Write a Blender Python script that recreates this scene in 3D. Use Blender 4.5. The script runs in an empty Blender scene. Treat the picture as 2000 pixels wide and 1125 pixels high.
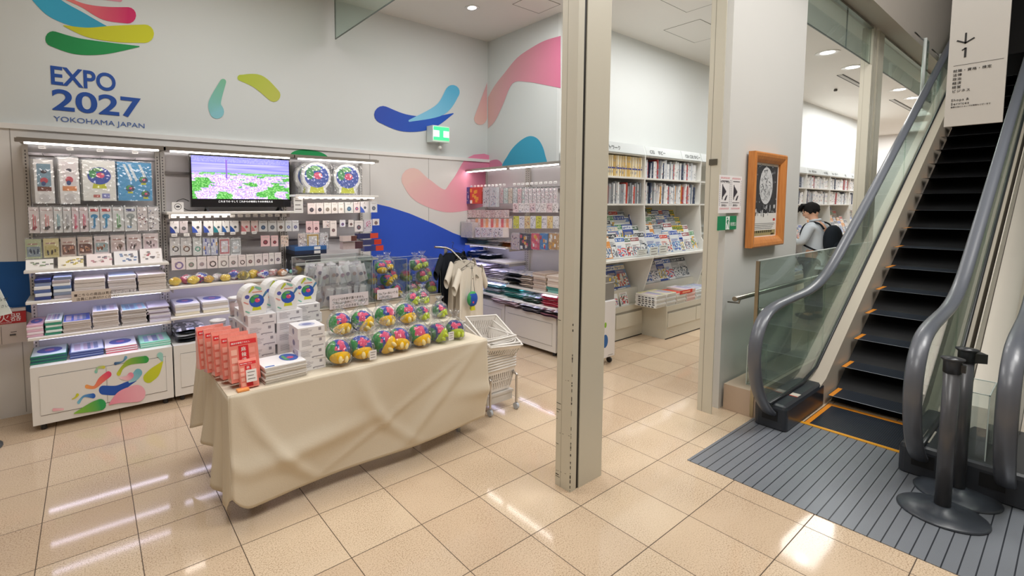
import bpy, bmesh, math, random
from mathutils import Vector, Matrix
random.seed(7)
PI = math.pi
SC = bpy.context.scene
COL = SC.collection
# ---------------------------------------------------------------- camera
F_PX, PITCH, YAW = 932.6, 0.0673, 0.6381
CAM = Vector((-0.539, -2.393, 1.672)); CX, CY = 864.8, 463.4
FW = Vector((math.sin(YAW)*math.cos(PITCH), math.cos(YAW)*math.cos(PITCH), -math.sin(PITCH)))
RT = Vector((math.cos(YAW), -math.sin(YAW), 0)); UP = RT.cross(FW)
cd = bpy.data.cameras.new('camera'); cam = bpy.data.objects.new('camera', cd); COL.objects.link(cam)
cd.sensor_fit = 'HORIZONTAL'; cd.sensor_width = 36; cd.lens = F_PX/2000*36
cd.shift_x = (1000-CX)/2000; cd.shift_y = (CY-562.5)/2000
cd.clip_start = .05; cd.clip_end = 100
mt = Matrix((RT, UP, -FW)).transposed().to_4x4(); mt.translation = CAM; cam.matrix_world = mt
SC.camera = cam
def _ray(x, y): return FW + RT*((x-CX)/F_PX) - UP*((y-CY)/F_PX)
def _on(ax, v, x, y):
    d = _ray(x, y); return CAM + d*((v-CAM[ax])/d[ax])
def atY(x, y, v): return _on(1, v, x, y)      # a place in the shop seen at (x, y) of the photograph, on the plane Y = v
def atX(x, y, v): return _on(0, v, x, y)
def atZ(x, y, v): return _on(2, v, x, y)
# ---------------------------------------------------------------- world, exposure
W = bpy.data.worlds.new('world'); SC.world = W; W.use_nodes = True
W.node_tree.nodes['Background'].inputs[0].default_value = (1, .985, .96, 1)
W.node_tree.nodes['Background'].inputs[1].default_value = .36
SC.view_settings.view_transform = 'Standard'; SC.view_settings.look = 'None'
SC.view_settings.exposure = 0.0; SC.view_settings.gamma = 1; SC.view_settings.use_curve_mapping = False
SC.cycles.transparent_max_bounces = 24; SC.cycles.max_bounces = 8; SC.cycles.diffuse_bounces = 4
SC.cycles.caustics_reflective = False; SC.cycles.caustics_refractive = False
SC.cycles.sample_clamp_indirect = 6
def area(name, loc, sx, sy, power, col=(1, 1, 1), rot=(0, 0, 0)):
    l = bpy.data.lights.new(name, 'AREA'); l.shape = 'RECTANGLE'; l.size = sx; l.size_y = sy; l.energy = power; l.color = col
    o = bpy.data.objects.new(name, l); COL.objects.link(o); o.location = loc; o.rotation_euler = rot
    return o
NW = (1, .985, .96)
# ceiling lights of the shop, book department and concourse, plus added fill lamps
area('shop_light', (.3, .9, 3.86), 1.6, .9, 36, NW)
area('shop_light', (2.8, .9, 3.86), 1.4, .9, 34, NW)
area('book_light', (5.6, .2, 3.86), 2.2, .6, 44, NW)
area('book_light', (9.6, .1, 3.86), 3.0, .6, 42, NW)
area('book_light', (14, .4, 3.86), 4.0, .9, 110, NW)
area('book_light', (18.2, 1.2, 3.86), 2.0, 2.0, 110, NW)  # extra lamp added to brighten the far wall
area('void_fill_light', (6.6, -3.4, 7.6), 3.0, 1.5, 150, (1, .96, .9))  # lamp added over the escalator to lift the upper wall out of black
area('concourse_light', (-.6, -1.9, 4.9), 2.4, 1.6, 92, NW)
area('concourse_light', (2.6, -2.2, 4.9), 2.0, 1.4, 76, NW)
area('concourse_light', (4.4, -3.0, 4.9), 1.2, 1.4, 92, NW)  # added lamp, brightens the white front wall
# ---------------------------------------------------------------- colours and materials
def lin(h):
    if isinstance(h, (tuple, list)): return tuple(h[:3]) + (1,)
    h = h.lstrip('#'); o = []
    for i in (0, 2, 4):
        c = int(h[i:i+2], 16)/255; o.append(c/12.92 if c <= .04045 else ((c+.055)/1.055)**2.4)
    return (*o, 1)
MATS = {}
def nm(name):
    m = bpy.data.materials.new(name); m.use_nodes = True; nt = m.node_tree
    return m, nt, nt.nodes['Principled BSDF'], nt.nodes.new, nt.links.new
def kind_mat(k, rough, metal=0, bump=0, bscale=200, sheen=0, spec=.5, coat=0, noise=0.0):
    m, nt, b, N, Lk = nm(k); a = N('ShaderNodeAttribute'); a.attribute_name = 'Col'
    col = a.outputs['Color']
    if noise:
        tx = N('ShaderNodeTexCoord'); n = N('ShaderNodeTexNoise'); n.inputs['Scale'].default_value = 3; n.inputs['Detail'].default_value = 5
        mr = N('ShaderNodeMapRange'); mr.inputs[3].default_value = 1-noise; mr.inputs[4].default_value = 1+noise
        mx = N('ShaderNodeVectorMath'); mx.operation = 'SCALE'
        Lk(tx.outputs['Object'], n.inputs[0]); Lk(n.outputs[0], mr.inputs[0]); Lk(col, mx.inputs[0]); Lk(mr.outputs[0], mx.inputs['Scale']); col = mx.outputs[0]
    Lk(col, b.inputs['Base Color'])
    b.inputs['Roughness'].default_value = rough; b.inputs['Metallic'].default_value = metal
    b.inputs['Specular IOR Level'].default_value = spec
    if coat: b.inputs['Coat Weight'].default_value = coat; b.inputs['Coat Roughness'].default_value = .08
    if bump:
        tx = N('ShaderNodeTexCoord'); n = N('ShaderNodeTexNoise'); n.inputs['Scale'].default_value = bscale; n.inputs['Detail'].default_value = 3
        bp = N('ShaderNodeBump'); bp.inputs['Strength'].default_value = bump; bp.inputs['Distance'].default_value = .01
        Lk(tx.outputs['Object'], n.inputs[0]); Lk(n.outputs[0], bp.inputs['Height']); Lk(bp.outputs[0], b.inputs['Normal'])
    MATS[k] = m; return m
kind_mat('matte', .65); kind_mat('paint', .45, noise=.03); kind_mat('satin', .3); kind_mat('gloss', .12)
kind_mat('metal', .28, 1); kind_mat('brushed', .36, .9, bump=.03, bscale=30, noise=.06); kind_mat('fabric', .85, bump=.08, bscale=160, spec=.2)
kind_mat('plush', .9, bump=.3, bscale=220, spec=.1); kind_mat('rubber', .34, 0, spec=.6, coat=.15); kind_mat('steel', .34, .45, bump=.02, bscale=30, noise=.04); kind_mat('skin', .5); kind_mat('wall', .6, bump=.02, bscale=90, noise=.012)
kind_mat('wrapped', .3, bump=.5, bscale=22, coat=1.0)
def emit_mat(k, s):
    m, nt, b, N, Lk = nm(k); a = N('ShaderNodeAttribute'); a.attribute_name = 'Col'
    Lk(a.outputs['Color'], b.inputs['Emission Color']); b.inputs['Emission Strength'].default_value = s
    Lk(a.outputs['Color'], b.inputs['Base Color']); MATS[k] = m
emit_mat('lamp', 9); emit_mat('tube', 14); emit_mat('screen', .85); emit_mat('exitlamp', 1.6); emit_mat('strip', 9)
def glass_mat(k, tint, f0=.06, rough=.02, bump=0, bscale=40, base=0.0):
    m = bpy.data.materials.new(k); m.use_nodes = True; nt = m.node_tree; nt.nodes.clear(); N = nt.nodes.new; Lk = nt.links.new
    o = N('ShaderNodeOutputMaterial'); t = N('ShaderNodeBsdfTransparent'); t.inputs[0].default_value = lin(tint)
    g = N('ShaderNodeBsdfGlossy'); g.inputs['Roughness'].default_value = rough
    lw = N('ShaderNodeLayerWeight'); lw.inputs[0].default_value = .35
    mr = N('ShaderNodeMapRange'); mr.inputs[3].default_value = f0; mr.inputs[4].default_value = .75
    pw = N('ShaderNodeMath'); pw.operation = 'POWER'; pw.inputs[1].default_value = 2.2
    mx = N('ShaderNodeMixShader'); Lk(lw.outputs['Facing'], pw.inputs[0]); Lk(pw.outputs[0], mr.inputs[0]); Lk(mr.outputs[0], mx.inputs[0]); Lk(t.outputs[0], mx.inputs[1]); Lk(g.outputs[0], mx.inputs[2])
    last = mx
    if base:
        d = N('ShaderNodeBsdfDiffuse'); d.inputs[0].default_value = (.9, .92, .95, 1); m2 = N('ShaderNodeMixShader'); m2.inputs[0].default_value = base
        Lk(mx.outputs[0], m2.inputs[1]); Lk(d.outputs[0], m2.inputs[2]); last = m2
    Lk(last.outputs[0], o.inputs[0])
    if bump:
        tx = N('ShaderNodeTexCoord'); n = N('ShaderNodeTexVoronoi'); n.inputs['Scale'].default_value = bscale
        bp = N('ShaderNodeBump'); bp.inputs['Strength'].default_value = bump; bp.inputs['Distance'].default_value = .02
        Lk(tx.outputs['Object'], n.inputs[0]); Lk(n.outputs[0], bp.inputs['Height']); Lk(bp.outputs[0], g.inputs['Normal']); Lk(bp.outputs[0], lw.inputs['Normal'])
    MATS[k] = m; return m
glass_mat('glass', 'E9F5F0', .05); glass_mat('glass_green', 'ECF6F1', .07, base=.05); glass_mat('acrylic', 'F8FBFB', .06, .03)  # green glass gets a white diffuse share as painted haze
glass_mat('film', 'FBFCFD', .07, .10, bump=1.0, bscale=30, base=.05)
# ---------------------------------------------------------------- mesh builder
class MB:
    def __init__(s, col='FFFFFF', mat='matte'): s.v = []; s.f = []; s.c = []; s.m = []; s.mats = []; s.col = col; s.mat = mat; s.xf = None; s.smooth = []; s.sm = False
    def _mi(s):
        if s.mat not in s.mats: s.mats.append(s.mat)
        return s.mats.index(s.mat)
    def face(s, idx, cols=None):
        s.f.append(idx); s.c.append(cols or [lin(s.col)]*len(idx)); s.m.append(s._mi()); s.smooth.append(s.sm)
    def add(s, p):
        p = Vector(p)
        if s.xf is not None: p = s.xf @ p
        s.v.append(p); return len(s.v)-1
    def poly(s, pts, cols=None): s.face([s.add(p) for p in pts], cols)
    def box(s, x0, x1, y0, y1, z0, z1):
        i = [s.add(p) for p in ((x0,y0,z0),(x1,y0,z0),(x1,y1,z0),(x0,y1,z0),(x0,y0,z1),(x1,y0,z1),(x1,y1,z1),(x0,y1,z1))]
        for f in ((0,3,2,1),(4,5,6,7),(0,1,5,4),(1,2,6,5),(2,3,7,6),(3,0,4,7)): s.face([i[k] for k in f])
        return s
    def rbox(s, x0, x1, y0, y1, z0, z1, r=.01):          # box with its vertical corners and top edge rounded
        n = 3; ring = []
        for (cx, cy, a0) in ((x1-r,y1-r,0),(x0+r,y1-r,90),(x0+r,y0+r,180),(x1-r,y0+r,270)):
            for k in range(n+1):
                a = math.radians(a0+90*k/n); ring.append((cx, cy, math.cos(a), math.sin(a)))
        L = len(ring); lv = [(z0, r*.6), (z0+r*.4, r), (z1-r, r), (z1-r*.3, r*.7), (z1, 0)]
        rows = [[s.add((c[0]+c[2]*q, c[1]+c[3]*q, z)) for c in ring] for z, q in lv]
        for a, b in zip(rows, rows[1:]):
            for k in range(L): s.face([a[k], a[(k+1)%L], b[(k+1)%L], b[k]])
        s.face(rows[-1]); s.face(rows[0][::-1]); return s
    def prism(s, pts, mp, t):                              # outline pts (u, v), mp(u, v, w) -> 3D, thickness t
        a = [s.add(mp(u, v, 0)) for u, v in pts]; b = [s.add(mp(u, v, t)) for u, v in pts]; n = len(pts)
        s.face(a); s.face(b[::-1])
        for k in range(n): s.face([a[k], b[k], b[(k+1)%n], a[(k+1)%n]])
        return s
    def tube(s, path, r, n=8, cap=True, rads=None):
        P = [Vector(p) for p in path]; rows = []; prev = None
        for i, p in enumerate(P):
            d = (P[min(i+1, len(P)-1)]-P[max(i-1, 0)]).normalized()
            if prev is None: u = d.orthogonal().normalized()
            else: u = (prev-d*prev.dot(d)).normalized()
            prev = u; w = d.cross(u); rr = rads[i] if rads else r
            rows.append([s.add(p+(u*math.cos(2*PI*k/n)+w*math.sin(2*PI*k/n))*rr) for k in range(n)])
        sm, s.sm = s.sm, True
        for a, b in zip(rows, rows[1:]):
            for k in range(n): s.face([a[k], a[(k+1)%n], b[(k+1)%n], b[k]])
        s.sm = sm
        if cap: s.face(rows[0][::-1]); s.face(rows[-1])
        return s
    def lathe(s, prof, n=20, c=(0, 0), cap=True):
        rows = [[s.add((c[0]+r*math.cos(2*PI*k/n), c[1]+r*math.sin(2*PI*k/n), z)) for k in range(n)] for r, z in prof]
        sm, s.sm = s.sm, True
        for a, b in zip(rows, rows[1:]):
            for k in range(n): s.face([a[k], a[(k+1)%n], b[(k+1)%n], b[k]])
        s.sm = sm
        if cap: s.face(rows[0][::-1]); s.face(rows[-1])
        return s
    def ball(s, c, r, n=14, m=9, colf=None, def_=None):   # r: number or (rx, ry, rz); colf(dir) -> hex
        if not isinstance(r, tuple): r = (r, r, r)
        rows = []; dirs = []
        for j in range(m+1):
            t = PI*j/m; row = []; dr = []
            for k in range(n):
                a = 2*PI*k/n; d = Vector((math.sin(t)*math.cos(a), math.sin(t)*math.sin(a), math.cos(t)))
                q = def_(d) if def_ else 1
                row.append(s.add((c[0]+d.x*r[0]*q, c[1]+d.y*r[1]*q, c[2]+d.z*r[2]*q))); dr.append(d)
            rows.append(row); dirs.append(dr)
        sm, s.sm = s.sm, True; base = s.col
        for j in range(m):
            for k in range(n):
                k2 = (k+1) % n
                if colf: s.col = colf((dirs[j][k]+dirs[j+1][k2]+dirs[j][k2]+dirs[j+1][k])/4)
                s.face([rows[j][k], rows[j+1][k], rows[j+1][k2], rows[j][k2]])
        s.sm = sm; s.col = base; return s
    def grid(s, fn, nu, nv, colf=None):
        g = [[s.add(fn(i/nu, j/nv)) for j in range(nv+1)] for i in range(nu+1)]
        sm, s.sm = s.sm, True; base = s.col
        for i in range(nu):
            for j in range(nv):
                if colf: s.col = colf((i+.5)/nu, (j+.5)/nv)
                s.face([g[i][j], g[i+1][j], g[i+1][j+1], g[i][j+1]])
        s.sm = sm; s.col = base; return s
    def build(s, name, parent=None, mods=None):
        me = bpy.data.meshes.new(name); me.from_pydata([tuple(v) for v in s.v], [], s.f)
        for k in s.mats: me.materials.append(MATS[k])
        me.polygons.foreach_set('material_index', s.m); me.polygons.foreach_set('use_smooth', s.smooth)
        ca = me.color_attributes.new('Col', 'FLOAT_COLOR', 'CORNER'); buf = []
        for c in s.c:
            for q in c: buf.extend(q)
        ca.data.foreach_set('color', buf); me.update()
        o = bpy.data.objects.new(name, me); COL.objects.link(o)
        if parent: o.parent = parent
        return o
def tag(o, label=None, cat=None, group=None, kind=None):
    if label: o['label'] = label
    if cat: o['category'] = cat
    if group: o['group'] = group
    if kind: o['kind'] = kind
    return o
def thing(name, label, cat, loc=(0, 0, 0), rz=0, group=None, rot=None):
    o = bpy.data.objects.new(name, None); COL.objects.link(o); o.empty_display_size = .05
    o.location = loc; o.rotation_euler = rot or (0, 0, rz); return tag(o, label, cat, group)
def dup(root, loc, rz=0, label=None, group=None, rot=None, scale=None):
    r = root.copy(); COL.objects.link(r); r.location = loc; r.rotation_euler = rot or (0, 0, rz)
    if scale: r.scale = scale
    if label: r['label'] = label
    if group: r['group'] = group
    for ch in list(root.children):
        c = ch.copy(); COL.objects.link(c); c.parent = r
        for g in ch.children:
            d = g.copy(); COL.objects.link(d); d.parent = c
    return r
def structure(o): o['kind'] = 'structure'; return o
def smoothpath(pts, k=6):                                  # Catmull-Rom through pts (any dimension)
    out = []; n = len(pts); P = [Vector(p) for p in pts]
    for i in range(n-1):
        p0, p1, p2, p3 = P[max(i-1, 0)], P[i], P[i+1], P[min(i+2, n-1)]
        for j in range(k):
            t = j/k; out.append(.5*((2*p1)+(p2-p0)*t+(2*p0-5*p1+4*p2-p3)*t*t+(3*p1-p0-3*p2+p3)*t**3))
    out.append(P[-1]); return out
def hexmix(a, b, t):
    a, b = lin(a), lin(b); return tuple(a[i]*(1-t)+b[i]*t for i in range(3))+(1,)
_LAY = [0]
def swoosh(mb, pts, rad, c0, c1=None, mp=None, n=8):       # a tapering printed drop: centre line pts, half widths rad, colours c0 -> c1
    _LAY[0] += 1; eps = Vector((-1, -1, 0))*.00022*(_LAY[0] % 14); mp0 = mp; mp = lambda x, y: Vector(mp0(x, y))+eps
    c1 = c1 or c0; S = smoothpath([(p[0], p[1], r) for p, r in zip(pts, rad)], n); m = len(S)
    d0 = (S[1]-S[0]); d0.z = 0; d0.normalize(); d1 = (S[-1]-S[-2]); d1.z = 0; d1.normalize()
    rows = []
    def rowat(p, d, r, off):
        nrm = Vector((-d.y, d.x)); q = Vector((p.x+d.x*off, p.y+d.y*off))
        return (q+nrm*r, q-nrm*r)
    for k in range(4, 0, -1):
        a = k/4*PI/2*.98; r = max(S[0].z, 1e-5); rows.append((rowat(S[0], d0, r*math.cos(a), -r*math.sin(a)), 0))
    for i, p in enumerate(S):
        d = S[min(i+1, m-1)]-S[max(i-1, 0)]; d.z = 0; d.normalize(); rows.append((rowat(p, d, max(p.z, 1e-5), 0), i/(m-1)))
    for k in range(1, 5):
        a = k/4*PI/2*.98; r = max(S[-1].z, 1e-5); rows.append((rowat(S[-1], d1, r*math.cos(a), r*math.sin(a)), 1))
    prev = None
    for (a, b), t in rows:
        ia, ib = mb.add(mp(a.x, a.y)), mb.add(mp(b.x, b.y)); c = hexmix(c0, c1, t)
        if prev: mb.face([prev[0], prev[1], ib, ia], [prev[2], prev[2], c, c])
        prev = (ia, ib, c)
def blob(mb, pts, col, mp, c1=None):                       # a filled smooth outline (fan from its centre)
    P = [Vector(p) for p in pts]; n = len(P); out = []
    for i in range(n):
        p0, p1, p2, p3 = P[i-1], P[i], P[(i+1) % n], P[(i+2) % n]
        for j in range(5):
            t = j/5; out.append(.5*((2*p1)+(p2-p0)*t+(2*p0-5*p1+4*p2-p3)*t*t+(3*p1-p0-3*p2+p3)*t**3))
    mb.col = col; mb.face([mb.add(mp(p.x, p.y)) for p in out])
def text(s, size, loc, rot, col='222222', parent=None, name='lettering', mat='matte', ext=.0004, align='LEFT', sx=1, bold=0, sp=1):
    cu = bpy.data.curves.new(name, 'FONT'); cu.body = s; cu.size = size; cu.extrude = ext; cu.align_x = align; cu.offset = bold; cu.resolution_u = 2 if size < .05 else 6; cu.space_character = sp
    t = bpy.data.objects.new(name, cu); COL.objects.link(t); dg = bpy.context.evaluated_depsgraph_get(); dg.update()
    me = bpy.data.meshes.new_from_object(t.evaluated_get(dg)); bpy.data.objects.remove(t); bpy.data.curves.remove(cu)
    me.materials.clear(); me.materials.append(MATS[mat])
    for p in me.polygons: p.material_index = 0
    ca = me.color_attributes.new('Col', 'FLOAT_COLOR', 'CORNER'); ca.data.foreach_set('color', list(lin(col))*len(me.loops))
    o = bpy.data.objects.new(name, me); COL.objects.link(o); o.location = loc; o.rotation_euler = rot; o.scale = (sx, 1, 1)
    if parent: o.parent = parent
    return o
FACE_S = (PI/2, 0, 0)          # lettering read from the -Y side
FACE_W = (PI/2, 0, -PI/2)      # lettering read from the -X side
# ================================================================ the setting
def floor_mat():
    m, nt, b, N, Lk = nm('floor_tile'); tx = N('ShaderNodeTexCoord')
    br = N('ShaderNodeTexBrick'); br.offset = 0; br.squash = 1
    for k, v in (('Scale', 1), ('Mortar Size', .0022), ('Mortar Smooth', .1), ('Bias', 0), ('Brick Width', .4), ('Row Height', .4)): br.inputs[k].default_value = v
    br.inputs['Color1'].default_value = lin('DAC5AA'); br.inputs['Color2'].default_value = lin('CFB79C'); br.inputs['Mortar'].default_value = lin('5A4A3A')
    Lk(tx.outputs['Object'], br.inputs[0])
    n = N('ShaderNodeTexNoise'); n.inputs['Scale'].default_value = 150; n.inputs['Detail'].default_value = 4; n.inputs['Roughness'].default_value = .7
    Lk(tx.outputs['Object'], n.inputs[0]); cr = N('ShaderNodeValToRGB'); cr.color_ramp.elements[0].position = .33; cr.color_ramp.elements[0].color = (.42, .34, .27, 1)
    cr.color_ramp.elements[1].position = .52; cr.color_ramp.elements[1].color = (1, 1, 1, 1); Lk(n.outputs[0], cr.inputs[0])
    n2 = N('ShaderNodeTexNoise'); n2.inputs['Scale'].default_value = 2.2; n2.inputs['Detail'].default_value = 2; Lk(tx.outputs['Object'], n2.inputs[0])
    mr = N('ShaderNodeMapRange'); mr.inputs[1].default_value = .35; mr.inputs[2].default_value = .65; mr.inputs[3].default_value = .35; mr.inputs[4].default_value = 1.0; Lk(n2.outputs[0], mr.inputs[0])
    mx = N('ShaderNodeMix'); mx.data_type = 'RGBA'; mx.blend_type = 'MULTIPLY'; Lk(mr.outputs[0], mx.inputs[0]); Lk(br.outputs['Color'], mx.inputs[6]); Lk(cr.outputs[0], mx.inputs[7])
    Lk(mx.outputs[2], b.inputs['Base Color'])
    r = N('ShaderNodeMapRange'); r.inputs[3].default_value = .07; r.inputs[4].default_value = .6; Lk(br.outputs['Fac'], r.inputs[0]); Lk(r.outputs[0], b.inputs['Roughness'])
    bp = N('ShaderNodeBump'); bp.inputs['Strength'].default_value = .4; bp.inputs['Distance'].default_value = .002; bp.invert = True; Lk(br.outputs['Fac'], bp.inputs['Height']); Lk(bp.outputs[0], b.inputs['Normal'])
    b.inputs['Specular IOR Level'].default_value = .45
    MATS['floor_tile'] = m
floor_mat()
def mat_mat():
    m, nt, b, N, Lk = nm('ribbed_mat'); tx = N('ShaderNodeTexCoord'); sp = N('ShaderNodeSeparateXYZ'); Lk(tx.outputs['Object'], sp.inputs[0])
    def stripes(out, per, width):
        d = N('ShaderNodeMath'); d.operation = 'DIVIDE'; d.inputs[1].default_value = per; Lk(out, d.inputs[0])
        fr = N('ShaderNodeMath'); fr.operation = 'FRACT'; Lk(d.outputs[0], fr.inputs[0])
        lt = N('ShaderNodeMath'); lt.operation = 'LESS_THAN'; lt.inputs[1].default_value = width; Lk(fr.outputs[0], lt.inputs[0]); return lt.outputs[0]
    g = stripes(sp.outputs['Y'], .052, .1); r = stripes(sp.outputs['X'], .008, .5)
    c1 = N('ShaderNodeMix'); c1.data_type = 'RGBA'; Lk(r, c1.inputs[0]); c1.inputs[6].default_value = lin('969BA2'); c1.inputs[7].default_value = lin('787D85')
    c2 = N('ShaderNodeMix'); c2.data_type = 'RGBA'; Lk(g, c2.inputs[0]); Lk(c1.outputs[2], c2.inputs[6]); c2.inputs[7].default_value = lin('383C43')
    n = N('ShaderNodeTexNoise'); n.inputs['Scale'].default_value = 3; Lk(tx.outputs['Object'], n.inputs[0])
    rr = N('ShaderNodeMapRange'); rr.inputs[3].default_value = .22; rr.inputs[4].default_value = .5; Lk(n.outputs[0], rr.inputs[0]); Lk(rr.outputs[0], b.inputs['Roughness'])
    Lk(c2.outputs[2], b.inputs['Base Color']); b.inputs['Metallic'].default_value = .35; MATS['ribbed_mat'] = m
mat_mat()
WALLC = 'DADFDF'; BEIGE = 'C9C4B4'
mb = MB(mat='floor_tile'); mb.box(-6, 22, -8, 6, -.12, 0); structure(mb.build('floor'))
mb = MB('EBE9E4', 'wall'); mb.box(-6, 3.0, -.88, -.6, 3.9, 4.05); mb.box(-6, 22, -.6, 6, 3.9, 4.05); structure(mb.build('ceiling'))
mb = MB(WALLC, 'wall'); mb.box(-6, 4.1, 2.62, 2.8, 0, 3.9); wall_back = structure(mb.build('wall_back'))
mb = MB(WALLC, 'wall'); mb.box(3.95, 4.1, 1.4, 2.62, 0, 3.9); wall_side = structure(mb.build('wall_side'))
mb = MB('E4E8E8', 'wall'); mb.box(3.95, 16.2, 1.36, 1.4, 0, 3.9); mb.box(16.2, 16.35, 1.36, 4.0, 0, 3.9); structure(mb.build('wall_books'))
mb = MB('E8E6E4', 'wall'); mb.box(20, 20.1, -.8, 6, 0, 3.9); structure(mb.build('wall_far'))
mb = MB('D6D5D1', 'wall'); mb.box(3.56, 5.15, -.67, -.575, 0, 3.9); wall_front = structure(mb.build('wall_front'))
mb = MB('B5ADA4', 'wall'); mb.box(3.0, 22, -.88, -.6, 3.9, 8.2); structure(mb.build('wall_upper'))
# backdrop painted near-black to stand in for the unlit upper storey behind the escalator
mb = MB('16171A', 'matte'); mb.box(14.5, 14.6, -6, -.6, 3.0, 9); mb.box(8, 14.5, -6.1, -6, 3.0, 9); structure(mb.build('backdrop_dark'))
mb = MB('15161A', 'matte'); mb.box(9.8, 14.6, -6, -.88, 7.4, 7.5); structure(mb.build('backdrop_dark_top'))
mb = MB('C9C5BE', 'wall'); mb.box(5.5, 20, -4.5, -4.4, 0, 3.4); structure(mb.build('wall_right'))
mb = MB('CFCBC4', 'wall'); mb.box(-6, 5.4, -8, -.88, 5.0, 5.1); structure(mb.build('ceiling_concourse'))
mb = MB('E0DED8', 'wall'); mb.box(-6, -5.9, -8, 6, 0, 5.1); structure(mb.build('wall_left'))
mb = MB('C5C1BA', 'wall'); mb.box(-6, 8, -8, -7.9, 0, 5.1); structure(mb.build('wall_behind'))
# panelled lower part of the shop's back wall
mb = MB('E3E1DF', 'satin'); mb.box(-3.0, 3.92, 2.585, 2.618, 0, 2.26); mb.col = 'F2F0EE'; mb.box(-3.0, 3.95, 2.57, 2.618, 2.26, 2.30)
for x in (-1.0, 2.1, 2.93): mb.col = 'A9A6A3'; mb.box(x-.003, x+.003, 2.5835, 2.586, .02, 2.26)
trim = structure(mb.build('trim_1'))
# ceiling hatches, slots and downlights
mb = MB('8F8C86', 'matte')
def hatch(x0, x1, y0, y1, nm_):
    m = MB('87847E', 'matte'); w = .006
    for a in ((x0, x1, y0, y0+w), (x0, x1, y1-w, y1), (x0, x0+w, y0, y1), (x1-w, x1, y0, y1)): m.box(*a, 3.897, 3.9)
    m.col = 'EBE9E4'; m.box(x0+w, x1-w, y0+w, y1-w, 3.898, 3.9)
    return structure(m.build(nm_))
hatch(3.34, 3.77, 1.22, 1.54, 'ceiling_hatch'); hatch(5.45, 6.25, .50, .955, 'ceiling_hatch'); hatch(4.3, 5.12, .05, .50, 'ceiling_hatch')
def downlight(x, y, z=3.9, lab='', r=.06):
    t = thing('downlight', lab, 'ceiling light', (x, y, z-.002), group='recessed ceiling downlights')
    m = MB('F4F4F2', 'satin'); m.lathe([(r*.8, 0), (r*1.3, -.004), (r*1.35, 0), (r*.8, .001)], 20, cap=False); m.build('trim_ring', t)
    m = MB('FFFFFF', 'lamp'); m.lathe([(0.001, -.0015), (r*.8, -.0015)], 20, cap=False); m.build('lens', t)
    return t
downlight(3.042, 1.88, 3.9, 'round recessed downlight above the goods shop near the wall corner')
for (x, y), l in zip(((8.25, 0.0), (9.5, 0.0), (12.15, -.1), (13.35, -.1)), ('nearest of the four book department downlights seen through the glazing', 'second nearest book department downlight, just left of the window post', 'downlight right of the window post, the nearer of the pair', 'farthest small downlight by the end of the glazing')):
    downlight(x, y, 3.9, l, .11)
def slot(x0, x1, y, lab):
    t = MB('3A3A3A', 'matte'); t.box(x0, x1, y-.045, y-.028, 3.894, 3.9); t.box(x0, x1, y+.028, y+.045, 3.894, 3.9); t.col = 'C9C9C6'; t.box(x0, x1, y-.026, y+.026, 3.892, 3.9)
    return tag(t.build('air_slot'), lab, 'air vent')
slot(9.9, 11.65, .26, 'long dark air slot in the white ceiling left of the window post'); slot(13.2, 15.6, .2, 'long dark air slot in the white ceiling right of the window post')
m = MB('55534F'); m.lathe([(.025, 0), (.03, .02), (.02, .04)], 12); o = m.build('smoke_detector'); o.location = (11.1, .62, 3.858); tag(o, 'tiny dark round sprinkler head on white ceiling', 'detector')
# posts of the shop front
def post(x0, slotx, x1, name, y0=-.685, y1=-.575, z1=3.9, wear=False):
    m = MB(BEIGE, 'paint'); m.box(x0, slotx-.013, y0, y1, 0, z1); m.box(slotx+.013, x1, y0, y1, 0, z1); m.col = '1E1B18'; m.box(slotx-.013, slotx+.013, y0+.006, y1, 0, z1)
    m.col = 'A8A393'; m.box(x0-.0006, x0, y0+.07, y0+.073, 0, z1)
    if wear:
        rr = random.Random(3); m.col = '3E3A34'
        for k in range(46):
            z = rr.choice([rr.uniform(.02, .3), rr.uniform(.0, 1.1)]); h = rr.uniform(.004, .02); w = rr.uniform(.001, .004)
            if rr.random() < .75: m.box(x0-.0006, x0+w, y0-.0006, y0+w, z, z+h)
            else: m.box(x0-.0008, x0, y1-rr.uniform(.0, .03)-.008, y1-.002, z, z+.003)
        for k in range(9):
            z = rr.choice((.335, .34, .66, .665, .1)); y = y0+.01+k*.011; m.box(x0-.0008, x0, y, y+rr.uniform(.003, .009), z+.002*k*0-.0015*k, z+.002-.0015*k)
    return structure(m.build(name))
post(1.65, 1.715, 1.95, 'trim_2', wear=True)
m = MB(BEIGE, 'paint'); m.box(3.402, 3.4115, -.6851, -.575, 0, 3.9); m.col = '8E8A7E'; m.box(3.4012, 3.402, -.612, -.609, 0, 3.9); structure(m.build('trim_3')); post(7.42, 7.50, 7.60, 'trim_4'); post(7.68, 7.73, 7.95, 'trim_5')
m = MB('8B877C', 'metal'); m.box(3.395, 3.4045, -.66, -.60, 1.985, 2.03); tag(m.build('door_catch'), 'small steel catch plate on the beige shop front post', 'catch')
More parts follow.
